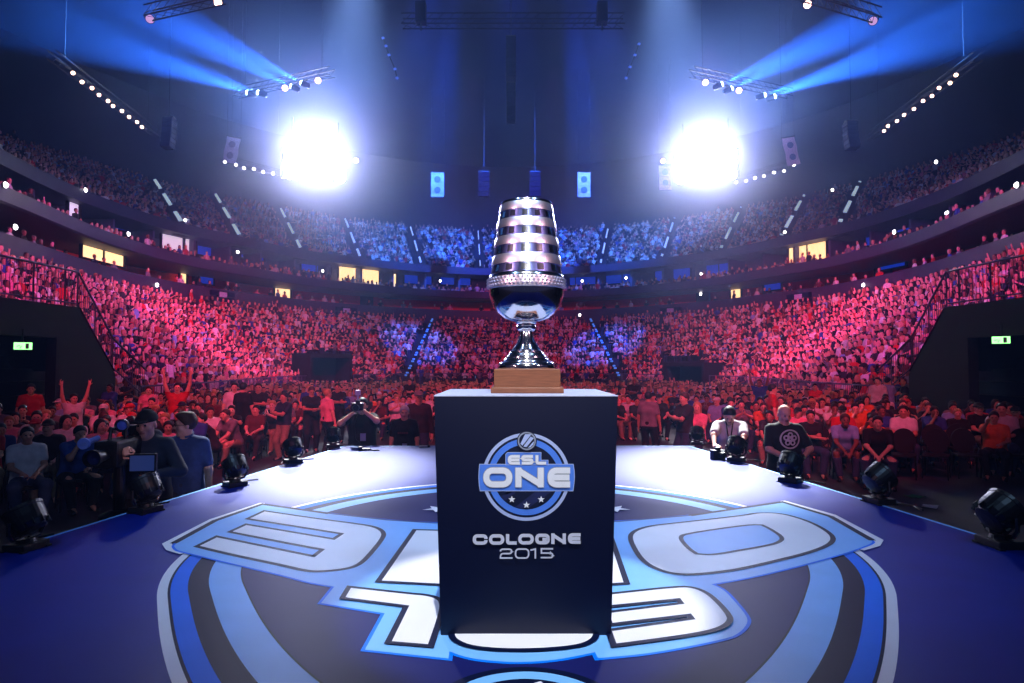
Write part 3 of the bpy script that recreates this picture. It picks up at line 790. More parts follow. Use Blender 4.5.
# heights are scaled so the wooden foot rests on the plinth top
def tp(rows): return [(r * K, tz(y, r)) for r, y in rows]
zb = tz(388.5); zoff = 0.
mb = MB(); hw, hw2 = 31.6 * K, 34.6 * K
zw0, zw1, zw2 = 0., tz(387, 33), tz(368.8, 30)
mb.bevbox(-hw2, hw2, -hw2, hw2, 0, zw1, .006); mb.bevbox(-hw, hw, -hw, hw, zw1 - .004, zw2, .004)
mb.build('wooden_base', m_wood, trophy)
mb = MB(); mb.lathe(tp([(28.5, 368.6), (28.8, 366), (28, 363.5), (25.5, 361.5), (23.5, 361), (22, 358.5), (20.6, 357.8), (20.2, 356), (18.6, 354.8), (18.2, 353.4), (16.6, 352.2), (16.2, 350.6), (14.4, 349.4), (14, 348), (12.2, 346.6), (11.8, 345.2), (10.2, 343.6), (9.6, 342), (8, 339), (6.6, 335), (6.1, 331.5)]), 48)
mb.build('ribbed_foot', m_chrome, trophy, smooth=True)
mb = MB(); mb.lathe(tp([(6.1, 331.6), (8, 330.4), (9.8, 328.2), (10, 326), (8.6, 324.2), (10.4, 322.6), (10.8, 321)]), 40); mb.build('stem_knob', m_chrome, trophy, smooth=True)
mb = MB(); mb.lathe(tp([(8, 322.2), (14, 321), (22, 317.4), (28.6, 311.4), (33, 305), (35.8, 298), (37.4, 291.5), (37.8, 286)]), 56); mb.build('bowl', m_chrome, trophy, smooth=True)
mb = MB(); prof = [(37.8, 286.4), (38.6, 285.2), (38.8, 282), (38.6, 277), (38.2, 275)]; mb.lathe(tp(prof), 64)
for k in range(56):
    a = 2 * PI * k / 56
    for q, (rr, yy) in enumerate(((39.1, 283.2), (39.0, 279.8), (38.8, 276.6))):
        aa = a + (q % 2) * PI / 56; c = Vector((rr * K * math.cos(aa), rr * K * math.sin(aa), tz(yy, rr))); s3 = 1.5 * K
        mb.add([c + Vector(v) * s3 for v in ((1, 0, 0), (-1, 0, 0), (0, 1, 0), (0, -1, 0), (0, 0, 1), (0, 0, -1))], [(0, 2, 4), (2, 1, 4), (1, 3, 4), (3, 0, 4), (2, 0, 5), (1, 2, 5), (3, 1, 5), (0, 3, 5)])
mb.build('beaded_collar', m_satin, trophy)
m_eng = mat('engraved_band', (.46, .50, .74), .30, metal=1., var=.7, scale=30, stretch=(1, 1, .12))
ys = [(200.5, 208.6), (216.8, 225.6), (234.2, 243.2), (252.6, 262.2)]; rs = [(26.2, 27.6), (29.2, 30.4), (31.4, 32.8), (34., 35.4)]
ed = [(208.6, 216.8), (225.6, 234.2), (243.2, 252.6), (262.2, 271)]
for (ya, yb), (ra, rb) in zip(ys, rs):
    mb = MB(); mb.lathe(tp([(ra - 1, yb - .2), (rb, yb), (rb, yb - .8), (ra + .1, ya + .5), (ra - .3, ya), (ra - 1.5, ya)]), 64, cap=False); mb.build('satin_band', m_satin, trophy, smooth=True)
rr2 = [(27., 28.2), (29.4, 30.6), (31.8, 33), (34.4, 35.8)]
for (ya, yb), (ra, rb) in zip(ed, rr2):
    mb = MB(); mb.lathe(tp([(rb, yb), (ra, ya)]), 64, cap=False)
    # raised plates between the engravings
    mb.mi = 1
    for k in range(14):
        a0 = 2 * PI * (k + .12) / 14; a1 = 2 * PI * (k + .55) / 14
        vs = []
        for t in (0, 1):
            for q in range(4):
                a = a0 + (a1 - a0) * q / 3; r_ = ((rb + .25) if t == 0 else (ra + .25)) * K; vs.append((r_ * math.cos(a), r_ * math.sin(a), tz(yb - 1.2, rb) if t == 0 else tz(ya + 1.2, ra)))
        mb.add(vs, [(q, q + 1, 5 + q, 4 + q) for q in range(3)])
    mb.build('engraved_band', [m_eng, m_chrome], trophy, smooth=True)
mb = MB(); mb.lathe(tp([(35.8, 271.2), (37.4, 272.6), (38.2, 275.2)]), 64, cap=False); mb.build('shoulder_ring', m_chrome, trophy, smooth=True)
mb = MB(); mb.lathe(tp([(26.2, 200.6), (26.6, 199.6), (26.0, 198.4), (25.2, 198.6), (24.6, 202), (24, 206)]), 64, cap=False); mb.build('lip', m_chrome, trophy, smooth=True)
mb = MB(); mb.lathe(tp([(33, 270), (24, 203)]), 48); mb.build('inner_cup', m_chrome, trophy, smooth=True)

# ------------------------------------------------------------------ stage-edge uplights (round heads in yokes)
def uplight(px, py, h, label, yaw, tiltv=.5):
    """base centre at pixel (px, py) on the stage; h overall height; head tilts back towards the audience side"""
    p = on_z(px, py, ZT)
    t = thing('stage_uplight', (p.x, p.y, ZT), label, 'stage light', 'round lamps along the stage edge', yaw)
    s = h / .34
    b = MB(); b.bevbox(-.10 * s, .10 * s, -.085 * s, .085 * s, 0, .05 * s, .01 * s); b.lathe([(.06 * s, .05 * s), (.05 * s, .075 * s)], 20)
    for x in (-.09, .09):
        for y_ in (-.075, .075): b.box((x - .02) * s, (x + .02) * s, (y_ - .015) * s, (y_ + .015) * s, -.0, .012 * s)
    b.build('base', m_blackp, t)
    b = MB()
    for sx in (-1, 1): b.tube([(sx * .02 * s, 0, .07 * s), (sx * .10 * s, 0, .08 * s), (sx * .128 * s, 0, .12 * s), (sx * .128 * s, 0, .2 * s)], .013 * s, 6)
    b.build('yoke', m_black, t)
    M = Matrix.Translation((0, 0, .205 * s)) @ Matrix.Rotation(tiltv, 4, 'X')
    b = MB(); b.lathe([(.045 * s, -.09 * s), (.085 * s, -.085 * s), (.11 * s, -.05 * s), (.118 * s, 0), (.12 * s, .05 * s), (.124 * s, .055 * s), (.124 * s, .075 * s), (.108 * s, .075 * s), (.106 * s, .06 * s)], 28, M @ Matrix.Rotation(0, 4, 'X'))
    for k in range(12):
        a = 2 * PI * k / 12; c, s2 = math.cos(a), math.sin(a)
        b.box(.06 * s, .116 * s, -.004 * s, .004 * s, -.082 * s, -.03 * s, M @ Matrix.Rotation(a, 4, 'Z'))
    hd = b.build('lamp_head', m_black, t)
    b = MB()
    for k in range(12):
        a = 2 * PI * k / 12; r_ = .075 * s
        c = Matrix.Translation((r_ * math.cos(a), r_ * math.sin(a), .062 * s)); b.lathe([(.017 * s, 0), (.016 * s, .006 * s), (.008 * s, .01 * s)], 10, M @ c)
    for k in range(6):
        a = 2 * PI * k / 6; c = Matrix.Translation((.036 * s * math.cos(a), .036 * s * math.sin(a), .062 * s)); b.lathe([(.017 * s, 0), (.016 * s, .006 * s), (.008 * s, .01 * s)], 10, M @ c)
    b.build('lens_array', m_chrome, hd)
    b = MB(); b.tube([(.05 * s, .08 * s, .02 * s), (.1 * s, .13 * s, .012 * s), (.2 * s, .16 * s, .01), (.33 * s, .12 * s, .01)], .008 * s, 6); b.build('power_cable', m_black, t)
    return t
UP = [(235, 486, .33, 'stage light on the left stage edge, in front of the man in the blue shirt', .9, -.7), (293, 463, .33, 'stage light on the left stage edge, midway between blue-shirt man and photographer', .7, -.8),
      (333, 447.5, .31, 'stage light at the back left stage corner beside the photographer', .3, -.8), (146, 512, .34, 'dark stage light on the left stage edge below the television cameraman', 1.2, -.6),
      (26, 549, .34, 'nearly black stage light on the left stage edge at the picture margin', 1.4, -.6), (697, 444.5, .29, 'stage light on the back right stage corner left of the man leaning on the stage', -.3, -.8),
      (736, 461, .33, 'stage light right in front of the man leaning on the stage', -.6, -.8), (790, 482, .33, 'stage light on the right stage edge in front of the bald man', -.8, -.8),
      (879, 503, .36, 'tilted stage light on the right stage edge beside the seated man', -1.4, -1.0), (1000, 546, .38, 'dark tilted stage light on the right stage edge at the picture margin', -1.5, -1.0)]
for a in UP: uplight(a[0], a[1], a[2], a[3], a[4], a[5])

# ------------------------------------------------------------------ rigging over the floor: trusses and lamps hang at one height
HZ = EYE + 14.0
def truss(name, a, b, label, w=.4, group=None):
    a, b = Vector(a), Vector(b); L = (b - a).length; d = (b - a) / L; sidev = d.cross(Vector((0, 0, 1))).normalized(); upv = Vector((0, 0, 1))
    t = thing(name, (a + b) / 2, label, 'truss', group); o = (a + b) / 2
    m = MB()
    for sx in (-1, 1):
        for sz in (0, 1): q = sidev * sx * w / 2 + upv * sz * w; m.tube([a - o + q, b - o + q], .03, 6)
    m.build('chord', m_truss, t)
    m = MB(); n = max(2, int(L / w))
    for k in range(n):
        p0 = a - o + d * L * k / n; p1 = a - o + d * L * (k + 1) / n
        for sx in (-1, 1):
            q = sidev * sx * w / 2; m.tube([p0 + q, p1 + q + upv * w], .014, 4)
        m.tube([p0 + sidev * w / 2, p1 - sidev * w / 2], .014, 4)
    m.build('lattice', m_truss, t)
    for k in (.1, .9): p0 = a - o + d * L * k + upv * w; m = MB(); m.tube([p0, Vector((p0.x, p0.y, 30.4 - o.z))], .010, 5); m.build('hoist_chain', m_black, t)
    return t
def rp(px, py, dz=0.): return on_z(px, py, HZ + dz)
def lamp(px, py, em, label, cat='lamp', r=.14, target=None, group=None, name='spotlight', beam=None):
    p = rp(px, py); tg = Vector(target) if target is not None else Vector((0, 0, EYE))
    M = aim(p, tg); t = thing(name, None, label, cat, group, M=M)
    b = MB(); b.lathe([(r * .55, .42 * r / .16), (r * .9, .36 * r / .16), (r * 1.05, .1), (r * 1.12, .0), (r * 1.12, -.06), (r * 1.0, -.06), (r * .98, -.0)], 20); b.build('can', m_black, t)
    b = MB(); b.lathe([(r * .97, -.02), (r * .5, -.035), (r * .02, -.04)] if name == 'spotlight' else [(r * .97, -.02), (r * .9, -.09), (r * .6, -.14), (r * .02, -.16)], 20); b.build('lens', em, t)
    b = MB(); b.tube([(r * 1.2, 0, .1), (r * 1.25, r * 1.0, .1), (0, r * 2.0, .1), (-r * 1.25, r * 1.0, .1), (-r * 1.2, 0, .1)], .02, 5); b.build('bracket', m_black, t)
    return t
rowL = [(73, 73), (82, 82), (92, 88), (99, 95), (108, 101), (113, 106), (122, 111), (129, 117), (137, 122), (142, 127)]
rowR = [(956, 75), (950, 83), (939, 88), (932, 96), (923, 101), (914, 109), (904, 115), (897, 121), (888, 126), (884, 131)]
ORD = ['first', 'second', 'third', 'fourth', 'fifth', 'sixth', 'seventh', 'eighth', 'ninth', 'tenth', 'eleventh', 'twelfth']
for row, sd in ((rowL, 'left'), (rowR, 'right')):
    truss('lighting_truss', rp(*row[0], .35) + Vector((0, -1.5, 0)), rp(*row[-1], .35) + Vector((0, 1.5, 0)), 'dark lighting truss with a row of ten pinkish lamps at upper %s' % sd, group='ceiling trusses')
    for i, (x, y) in enumerate(row): lamp(x, y, e_pinkw, '%s of ten pinkish lamps on the upper %s side truss, from picture edge' % (ORD[i], sd), r=.085, group='lamps along the %s side truss' % sd)
midL = [(225, 162), (236, 165), (244, 168), (254, 169), (263, 172), (273, 173.5), (283, 177)]
midR = [(794, 165), (784, 171), (774, 172.5), (764, 176), (755, 178), (746, 181), (736, 182.5)]
for row, sd in ((midL, 'left'), (midR, 'right')):
    truss('lighting_truss', rp(*row[0], .3), rp(*row[-1], .3), 'truss running out from the glaring floodlights on the %s with small white lamps' % sd, group='ceiling trusses')
    for i, (x, y) in enumerate(row): lamp(x, y, e_white, '%s small white lamp beside the %s floodlights, counted from the hanging banner' % (ORD[i], sd), r=.09, group='lamps on the %s floodlight truss' % sd)
for sd, xs in (('left', ((148, 18), (222, 1))), ('right', ((877, 20), (805, -2)))):
    truss('lighting_truss', rp(*xs[0], -.2), rp(*xs[1], -.2), 'bluish truss angled across the top %s corner of the hall' % sd, .42, group='ceiling trusses')
    truss('lighting_truss', rp(*((236, 97) if sd == 'left' else (790, 97)), .35), rp(*((332, 76) if sd == 'left' else (692, 76)), .35), 'truss holding bright moving heads and blue beams at upper %s' % sd, group='ceiling trusses')
lamp(218, 2.5, e_pinkw, 'warm white lamp at the top edge, left of centre', r=.14); lamp(807.5, 4.5, e_pinkw, 'warm white lamp at the top edge, right of centre', r=.14)
lamp(150, 19, emat('dim_lamp', (.8, .6, .8), 1.), 'dim violet lamp at the outer end of the top left truss', r=.16); lamp(873, 21, bpy.data.materials['dim_lamp'], 'dim violet lamp at the outer end of the top right truss', r=.16)
for x, y, l in ((285, 88, 'warm lamp among blue beam lamps on the upper left truss'), (318, 80.5, 'warm lamp at the inner end of the upper left truss'), (705.5, 82.5, 'warm lamp at the inner end of the upper right truss'), (739, 90.5, 'warm lamp among blue beam lamps on the upper right truss')):
    lamp(x, y, e_pinkw, l, r=.14)
lamp(356, 160.5, e_pinkw, 'single warm lamp just right of the left floodlights', r=.15); lamp(663, 161, e_pinkw, 'single warm lamp just left of the right floodlights', r=.15)
BEAMS = [(249, 93, 40, 40, 'left'), (260, 93, 60, 38, 'left'), (293, 87, 170, 45, 'left'), (303, 83.5, 190, 42, 'left'), (763, 95.5, 985, 40, 'right'), (773, 97, 960, 40, 'right'), (730, 89, 860, 45, 'right'), (720, 85, 850, 42, 'right')]
cnt = {'left': 0, 'right': 0}
beam_at = []
for x, y, tx, ty, sd in BEAMS:
    cnt[sd] += 1; d = .0
    tg = on_z(tx, ty - 16, HZ + 2.4)
    o = lamp(x, y, e_beam, '%s moving head throwing a blue beam at upper %s, from the %s side' % (ORD[cnt[sd] - 1], sd, 'outer'), 'moving light', .14, tg, 'moving heads on the %s truss' % sd, 'moving_head')
    beam_at.append((rp(x, y), tg))
# flood banks: three rows of five lamps in a frame, facing the stage
BANKS = [(315, 165, 'left'), (706, 166, 'right')]
for px, py, sd in BANKS:
    p = rp(px, py); M = aim(p, (0, 3, EYE))
    t = thing('floodlight_bank', None, 'glaring white floodlight bank hanging %s of the trophy' % sd, 'floodlights', M=M)
    b = MB()
    for y_ in (-1.0, 1.0): b.tube([(-2.2, y_, .2), (2.2, y_, .2)], .05, 6)
    for x_ in (-2.2, 2.2): b.tube([(x_, -1.0, .2), (x_, 1.0, .2)], .05, 6)
    for x_ in (-1.5, 1.5): b.tube([(x_, 1.0, .2), (x_, 3.0, .2)], .04, 6)
    b.build('frame', m_black, t)
    for i in range(5):
        for j in range(3):
            c = Matrix.Translation((-1.68 + .84 * i, -.72 + .72 * j, 0)); b = MB(); b.lathe([(.2, .4), (.36, .3), (.40, 0), (.40, -.08), (.385, -.08), (.37, 0)], 16, c); l = b.build('lamp', m_black, t)
            b = MB(); b.lathe([(.385, -.06), (.2, -.10), (.01, -.12)], 16, c); b.build('lens', e_bank, l)

# banners, hanging loudspeakers, centre truss
def banner(px0, py0, px1, py1, tiltpx, Y, label, marks, col):
    """cloth on a batten; top centre pixel (px0, py0), bottom centre (px1, py1)"""
    a = on_y(px0, py0, Y); b_ = on_y(px1, py1, Y); w = tiltpx * Y / FOC / 2
    t = thing('hanging_banner', a, label, 'banner', 'banners hanging over the stands'); d = b_ - a; s_ = Vector((1, 0, 0)); s_ = (s_ - d * (s_.dot(d) / d.length_squared)).normalized()
    m = MB(); pts = [-s_ * w, s_ * w]
    n = 8; vs = []
    for k in range(n + 1):
        for q in (-1, 1): vs.append(d * k / n + s_ * w * q + Vector((0, .05 * math.sin(k * 1.3 + q), 0)))
    m.add(vs, [(2 * k, 2 * k + 1, 2 * k + 3, 2 * k + 2) for k in range(n)]); m.build('cloth', col, t)
    m = MB(); m.tube([-s_ * w * 1.1, s_ * w * 1.1], .05, 6); m.tube([-s_ * w, Vector((-w, 0, 30.4 - a.z))], .015, 4); m.tube([s_ * w, Vector((w, 0, 30.4 - a.z))], .015, 4); m.build('batten', m_black, t)
    for f_ in ((.3, .72) if marks != 1 else (.7,)):
        m = MB(); c = d * f_ + Vector((0, -.08, 0)); r_ = w * .5
        m.add([c + s_ * r_ * math.cos(2 * PI * k / 20) + d.normalized() * r_ * math.sin(2 * PI * k / 20) for k in range(20)], [tuple(range(20))])
        m.build('printed_mark', bmark, t)
bmark = mat('banner_mark', (.45, .42, .62), .6); bw = mat('banner_cloth', (.78, .76, .88), .6); bp_ = mat('banner_pink', (.92, .76, .86), .6)
banner(234, 137, 229, 163, 14, 44, 'pale banner hanging left of the left floodlights', 2, bw)
banner(437.5, 172, 437.5, 197, 13, 60, 'pale narrow banner hanging left of the trophy top', 2, bw)
banner(584, 172, 584, 197, 13, 60, 'pinkish narrow banner with round marks hanging right of the trophy top', 2, bp_)
banner(664.5, 165, 665.5, 190, 12, 58, 'pale banner hanging just left of the right floodlights', 2, bp_)
banner(788, 137, 794, 165, 13, 44, 'pale banner hanging right of the right floodlights', 2, bp_)
m_spk = mat('speaker_grille', (.05, .08, .20), .8, spec=.1)
def line_array(px, py0, py1, wpx, Y, label, n, curve=0.):
    a = on_y(px, py0, Y); b_ = on_y(px, py1, Y); h = (a.z - b_.z) / n; w = wpx * Y / FOC / 2
    t = thing('line_array', a, label, 'loudspeaker', 'hanging loudspeaker columns')
    for k in range(n):
        m = MB(); M = Matrix.Translation((0, -curve * (k / n) ** 2, -h * k)) @ Matrix.Rotation(-curve * .3 * k / n, 4, 'X'); m.bevbox(-w, w, -.2, .4, -h * .93, 0, .03, M)
        for q in range(4): m.box(-w * .85, w * .85, -.215, -.2, -h * (.2 + q * .18), -h * (.14 + q * .18), M)
        m.build('cabinet', m_spk, t)
    m = MB(); m.box(-w, w, -.1, .2, 0, .08); m.tube([(0, 0, .08), (0, 0, 30.4 - a.z)], .02, 5); m.build('rigging_frame', m_black, t)
line_array(169, 118, 149, 10, 36, 'dim column of loudspeakers hanging at upper left', 6, .3); line_array(851, 122, 150, 11, 36, 'dim column of loudspeakers hanging at upper right', 6, .3)
line_array(484, 172, 197, 11, 62, 'dim bluish loudspeaker column hanging just left of the trophy top', 5); line_array(535, 172, 197, 11, 62, 'dim bluish loudspeaker column hanging behind the trophy top, right of its twin', 5)
line_array(511, 38, 78, 10, 27, 'violet column of hanging loudspeakers below the centre truss', 9); line_array(511, 84, 122, 9, 34, 'dim column of loudspeakers behind the violet one at top centre', 8)
truss('lighting_truss', rp(402, 26, -.2), rp(624, 26, -.2), 'wide straight truss crossing the top centre of the hall', .42, group='ceiling trusses')
for px, l in ((421, 'left'), (602, 'right')):
    p = on_y(px, 12, 24.5); t = thing('chain_motor_box', p, 'blue boxy hoist unit above the %s end of the top centre truss' % l, 'hoist')
    m = MB(); m.bevbox(-.2, .2, -.2, .2, -.45, .35, .03); m.build('case', m_spk, t); m = MB(); m.tube([(0, 0, .35), (0, 0, 30.4 - p.z)], .03, 5); m.tube([(0, 0, -.45), (0, 0, -.75)], .03, 5); m.build('chain', m_black, t)
# dotted strings of small lamps rising to the roof
m_dim = emat('dim_blue_lamp', (.35, .5, 1.), .5)
for pts, l in (([(383, 38), (386, 46), (389, 55), (395, 69), (397, 78)], 'upper left'), ([(639, 44), (635, 55), (630, 67), (626, 78)], 'upper right')):
    t = thing('string_light', on_y(pts[0][0], pts[0][1], 30), 'dim blue dotted light string beside the centre rig at %s' % l, 'light string'); o = t.location
    m = MB(); m.tube([on_y(x, y, 30) - o for x, y in pts], .02, 4); m.build('cable', m_black, t); m = MB()
    for x, y in pts: m.lathe([(.02, -.06), (.07, -.02), (.07, .02), (.02, .06)], 8, Matrix.Translation(on_y(x, y, 30) - o))
    m.build('bulb', m_dim, t)

# small wall lamps round the rings
k = 0
for px, py, d, l in ((6, 185, -.2, 'on the left balcony rim at the picture edge'), (84, 190, UP_D0 - 1.0, 'on the upper fascia at far left'), (128, 234, -.2, 'on the left balcony rim'), (78, 233, dc - 2.2, 'beside the lit room at left'), (17, 227, dl, 'above the left stand end'),
                   (185, 220, UP_D0, 'low in the upper stand at left'), (237, 252, .6, 'on the balcony left of centre'), (237, 277, dc - .5, 'on the concourse left of centre'), (158, 285, dl, 'on the parapet at left'), (277, 306, dl, 'on the parapet left of centre'), (323, 271, 4.0, 'in a suite left of the lit windows'),
                   (440, 281, 4.0, 'in the suite left of the trophy'), (582, 281, 4.0, 'in the suite right of the trophy'), (626, 278, 4.0, 'in a suite right of centre'), (701, 274, 4.0, 'over the suite crowd right of centre'), (700, 294, dc - .5, 'on the red wall right of centre'), (580, 315, dl, 'on the parapet right of the trophy'),
                   (785, 232, 5.5, 'above the lit suite at right'), (784, 276, dc - .5, 'on the concourse below the lit suite'), (834, 190, UP_D0 + 2, 'low in the upper stand at right'), (895, 232, -.2, 'on the right balcony rim'), (898, 260, dc - 1, 'in the blue concourse at right'), (862, 285, dl, 'above the right stand'),
                   (947, 213, 3., 'in a suite at far right'), (945, 235, dc - 2.5, 'on the concourse at far right'), (1017, 185, -.2, 'on the right balcony rim at the picture edge'), (938, 162, UP_D0 + 3, 'in the upper stand at far right')):
    u = u_of(px, d, 11); pos = at(u, d); pos.z = on_y(px, py, pos.y).z; n = normal_at(u); M = Matrix.Translation(pos) @ (-n).to_track_quat('-Z', 'Y').to_matrix().to_4x4()
    t = thing('wall_lamp', None, 'small white lamp ' + l, 'lamp', 'small lamps round the stands', M=M)
    b = MB(); b.lathe([(.10, .12), (.14, .05), (.14, 0)], 12); b.build('housing', m_black, t); b = MB(); b.lathe([(.13, -.01), (.10, -.07), (.02, -.10)], 12); b.build('globe', e_white, t)

# exit signs over the side tunnels
for px, py, sd in ((23, 346, 'left'), (1001, 340, 'right')):
    s_ = -1 if sd == 'left' else 1; x = s_ * 13.2; Y = x / ((px - 512) / FOC) ; p = on_y(px, py, Y)
    t = thing('exit_sign', p, 'small green lit exit sign over the dark tunnel at %s' % sd, 'sign'); t.rotation_euler = (0, 0, -s_ * .8)
    b = MB(); b.bevbox(-.22, .22, 0, .06, -.11, .11, .01); b.build('case', m_blackp, t); b = MB(); b.add([(-.2, -.004, -.095), (.2, -.004, -.095), (.2, -.004, .095), (-.2, -.004, .095)], [(0, 1, 2, 3)]); b.build('panel', e_exit, t)
    b = MB(); F_ = -.008
    b.prism([(.05, F_, -.075), (.13, F_, -.075), (.13, F_, .07), (.05, F_, .07)], (0, .002, 0)); b.prism([(-.03, F_, .01), (-.01, F_, .02), (-.045, F_, -.04), (-.06, F_, -.07), (-.08, F_, -.06), (-.06, F_, -.02)], (0, .002, 0)); b.prism([(-.15, F_, .0), (-.07, F_, .025), (-.07, F_, -.005), (-.11, F_, -.005), (-.11, F_, -.025), (-.15, F_, -.012)], (0, .002, 0))
    b.build('running_man_symbol', g_wh, t); b = MB(); b.tube([(0, .03, .11), (0, .03, .45)], .015, 5); b.build('hanger', m_black, t)

# wide displays with loudspeakers on the parapet of the lower stand
for px, py, l in ((220, 298, 'left'), (345, 313, 'left of centre'), (672, 313, 'right of centre'), (801, 300, 'right')):
    d = dl + .1; u = u_of(px, d, 8); M = frame_at(u, d, 0); M.translation.z = on_y(px, py, M.translation.y).z
    t = thing('display_rack', None, 'dark rack with a pale screen hung on the parapet, %s' % l, 'display', 'racks on the parapet', M=M)
    b = MB(); b.bevbox(-.45, .45, -.3, 0, -.75, .55, .04); b.build('cabinet', m_spk, t); b = MB(); b.add([(-.38, -.31, .05), (.38, -.31, .05), (.38, -.31, .45), (-.38, -.31, .45)], [(0, 1, 2, 3)]); b.build('screen', mat('pale_panel_%d' % px, (.7, .72, .85), .5), t)
    for s_ in (-1, 1):
        for q in range(3): b = MB(); b.bevbox(s_ * .82 - .32, s_ * .82 + .32, -.35, -.05, -.75 + q * .45, -.38 + q * .45, .04); b.build('speaker', m_spk, t)

# railings
def railing(pts, label, h=1.1, parent=None):
    o = Vector(pts[0]); t = thing('railing', o, label, 'railing', 'steel railings of the stands'); L = [Vector(p) - o for p in pts]
    m = MB(); m.tube([p + Vector((0, 0, h)) for p in L], .035, 6); m.tube([p + Vector((0, 0, .12)) for p in L], .025, 6); m.build('handrail', m_rail, t); m = MB()
    for a, b_ in zip(L[:-1], L[1:]):
        n = max(1, int((b_ - a).length / .14))
        for k in range(n):
            p = a.lerp(b_, k / n); b9 = MB() if k % 9 == 0 else m; b9.tube([p, p + Vector((0, 0, h))], .028 if k % 9 == 0 else .010, 4, cap=False)
            if b9 is not m: b9.build('post', m_rail, t)
    m.build('bars', m_rail, t)
for s_, sd in ((-1, 'left'), (1, 'right')):
    railing([(s_ * 13.35, 14, 3.97), (s_ * 13.35, 19.6, 3.97), (s_ * 13.35, 21.4, 2.0), (s_ * 13.4, 23.5, .9)], 'steel railing stepping down round the dark %s tunnel' % sd)
    u0, u1 = (u_of(140, LOW_D0 - .6, 1), u_of(306, LOW_D0 - .6, 1)) if s_ < 0 else (u_of(709, LOW_D0 - .6, 1), u_of(900, LOW_D0 - .6, 1))
    railing([tuple(at(u, LOW_D0 - .6, .3)) for u in np.linspace(u0, u1, 24)], 'long barrier railing in front of the lower stand, %s' % sd, 1.15)
railing([tuple(at(u, LOW_D0 - .6, .3)) for u in np.linspace(u_of(354, LOW_D0 - .6, 1), u_of(662, LOW_D0 - .6, 1), 30)], 'long barrier railing in front of the lower stand, behind the trophy', 1.15)
# ------------------------------------------------------------------ people
skins = [mat('skin_fair', (.86, .65, .56), .5, var=.05), mat('skin_tan', (.74, .53, .43), .5, var=.05), mat('skin_brown', (.48, .32, .25), .5, var=.05)]
m_eye = mat('eye_dark', (.06, .05, .05), .25); m_lip = mat('lips', (.70, .44, .40), .5)
hairs = [mat('hair_dark_brown', (.09, .06, .045), .6, scale=80, var=.3), mat('hair_black', (.03, .03, .03), .6), mat('hair_brown', (.25, .16, .10), .6, scale=80, var=.3), mat('hair_blond', (.68, .53, .32), .6, scale=80, var=.2)]
HN = ['dark brown', 'black', 'brown', 'blond']
cloth = {n: mat('cloth_' + n.replace(' ', '_'), c, .85, var=.12, scale=12) for n, c in {'black': (.04, .04, .045), 'white': (.82, .82, .82), 'grey': (.45, .45, .47), 'red': (.72, .10, .13), 'navy': (.07, .09, .20), 'blue': (.15, .28, .58), 'dark green': (.10, .22, .16), 'maroon': (.33, .07, .10),
         'light blue': (.50, .64, .82), 'pink': (.86, .52, .60), 'charcoal': (.15, .15, .17), 'orange': (.85, .40, .16)}.items()}
m_jean = mat('denim', (.17, .22, .34), .85, scale=40); m_khaki = mat('khaki', (.52, .46, .36), .85); m_shoe = mat('shoe_dark', (.07, .07, .08), .6); m_shoew = mat('shoe_pale', (.7, .68, .7), .6)
SIT = dict(pelvis=(0, 0, .54), lean=(0, .12, 1), footL=(.13, -.42, .085), footR=(-.13, -.42, .085), kneeL=(.2, -.3, 1), kneeR=(-.2, -.3, 1), palmL=(0, 0, -1), palmR=(0, 0, -1), neck=(0, -.35, .6), leglen=1.9)
STD = dict(pelvis=(0, 0, .93), lean=(0, .02, 1), footL=(.12, .02, .085), footR=(-.12, -.02, .085), handL=(.27, -.06, .84), handR=(-.27, -.06, .84))
def P_(base, **k): d = dict(base); d.update(k); return d
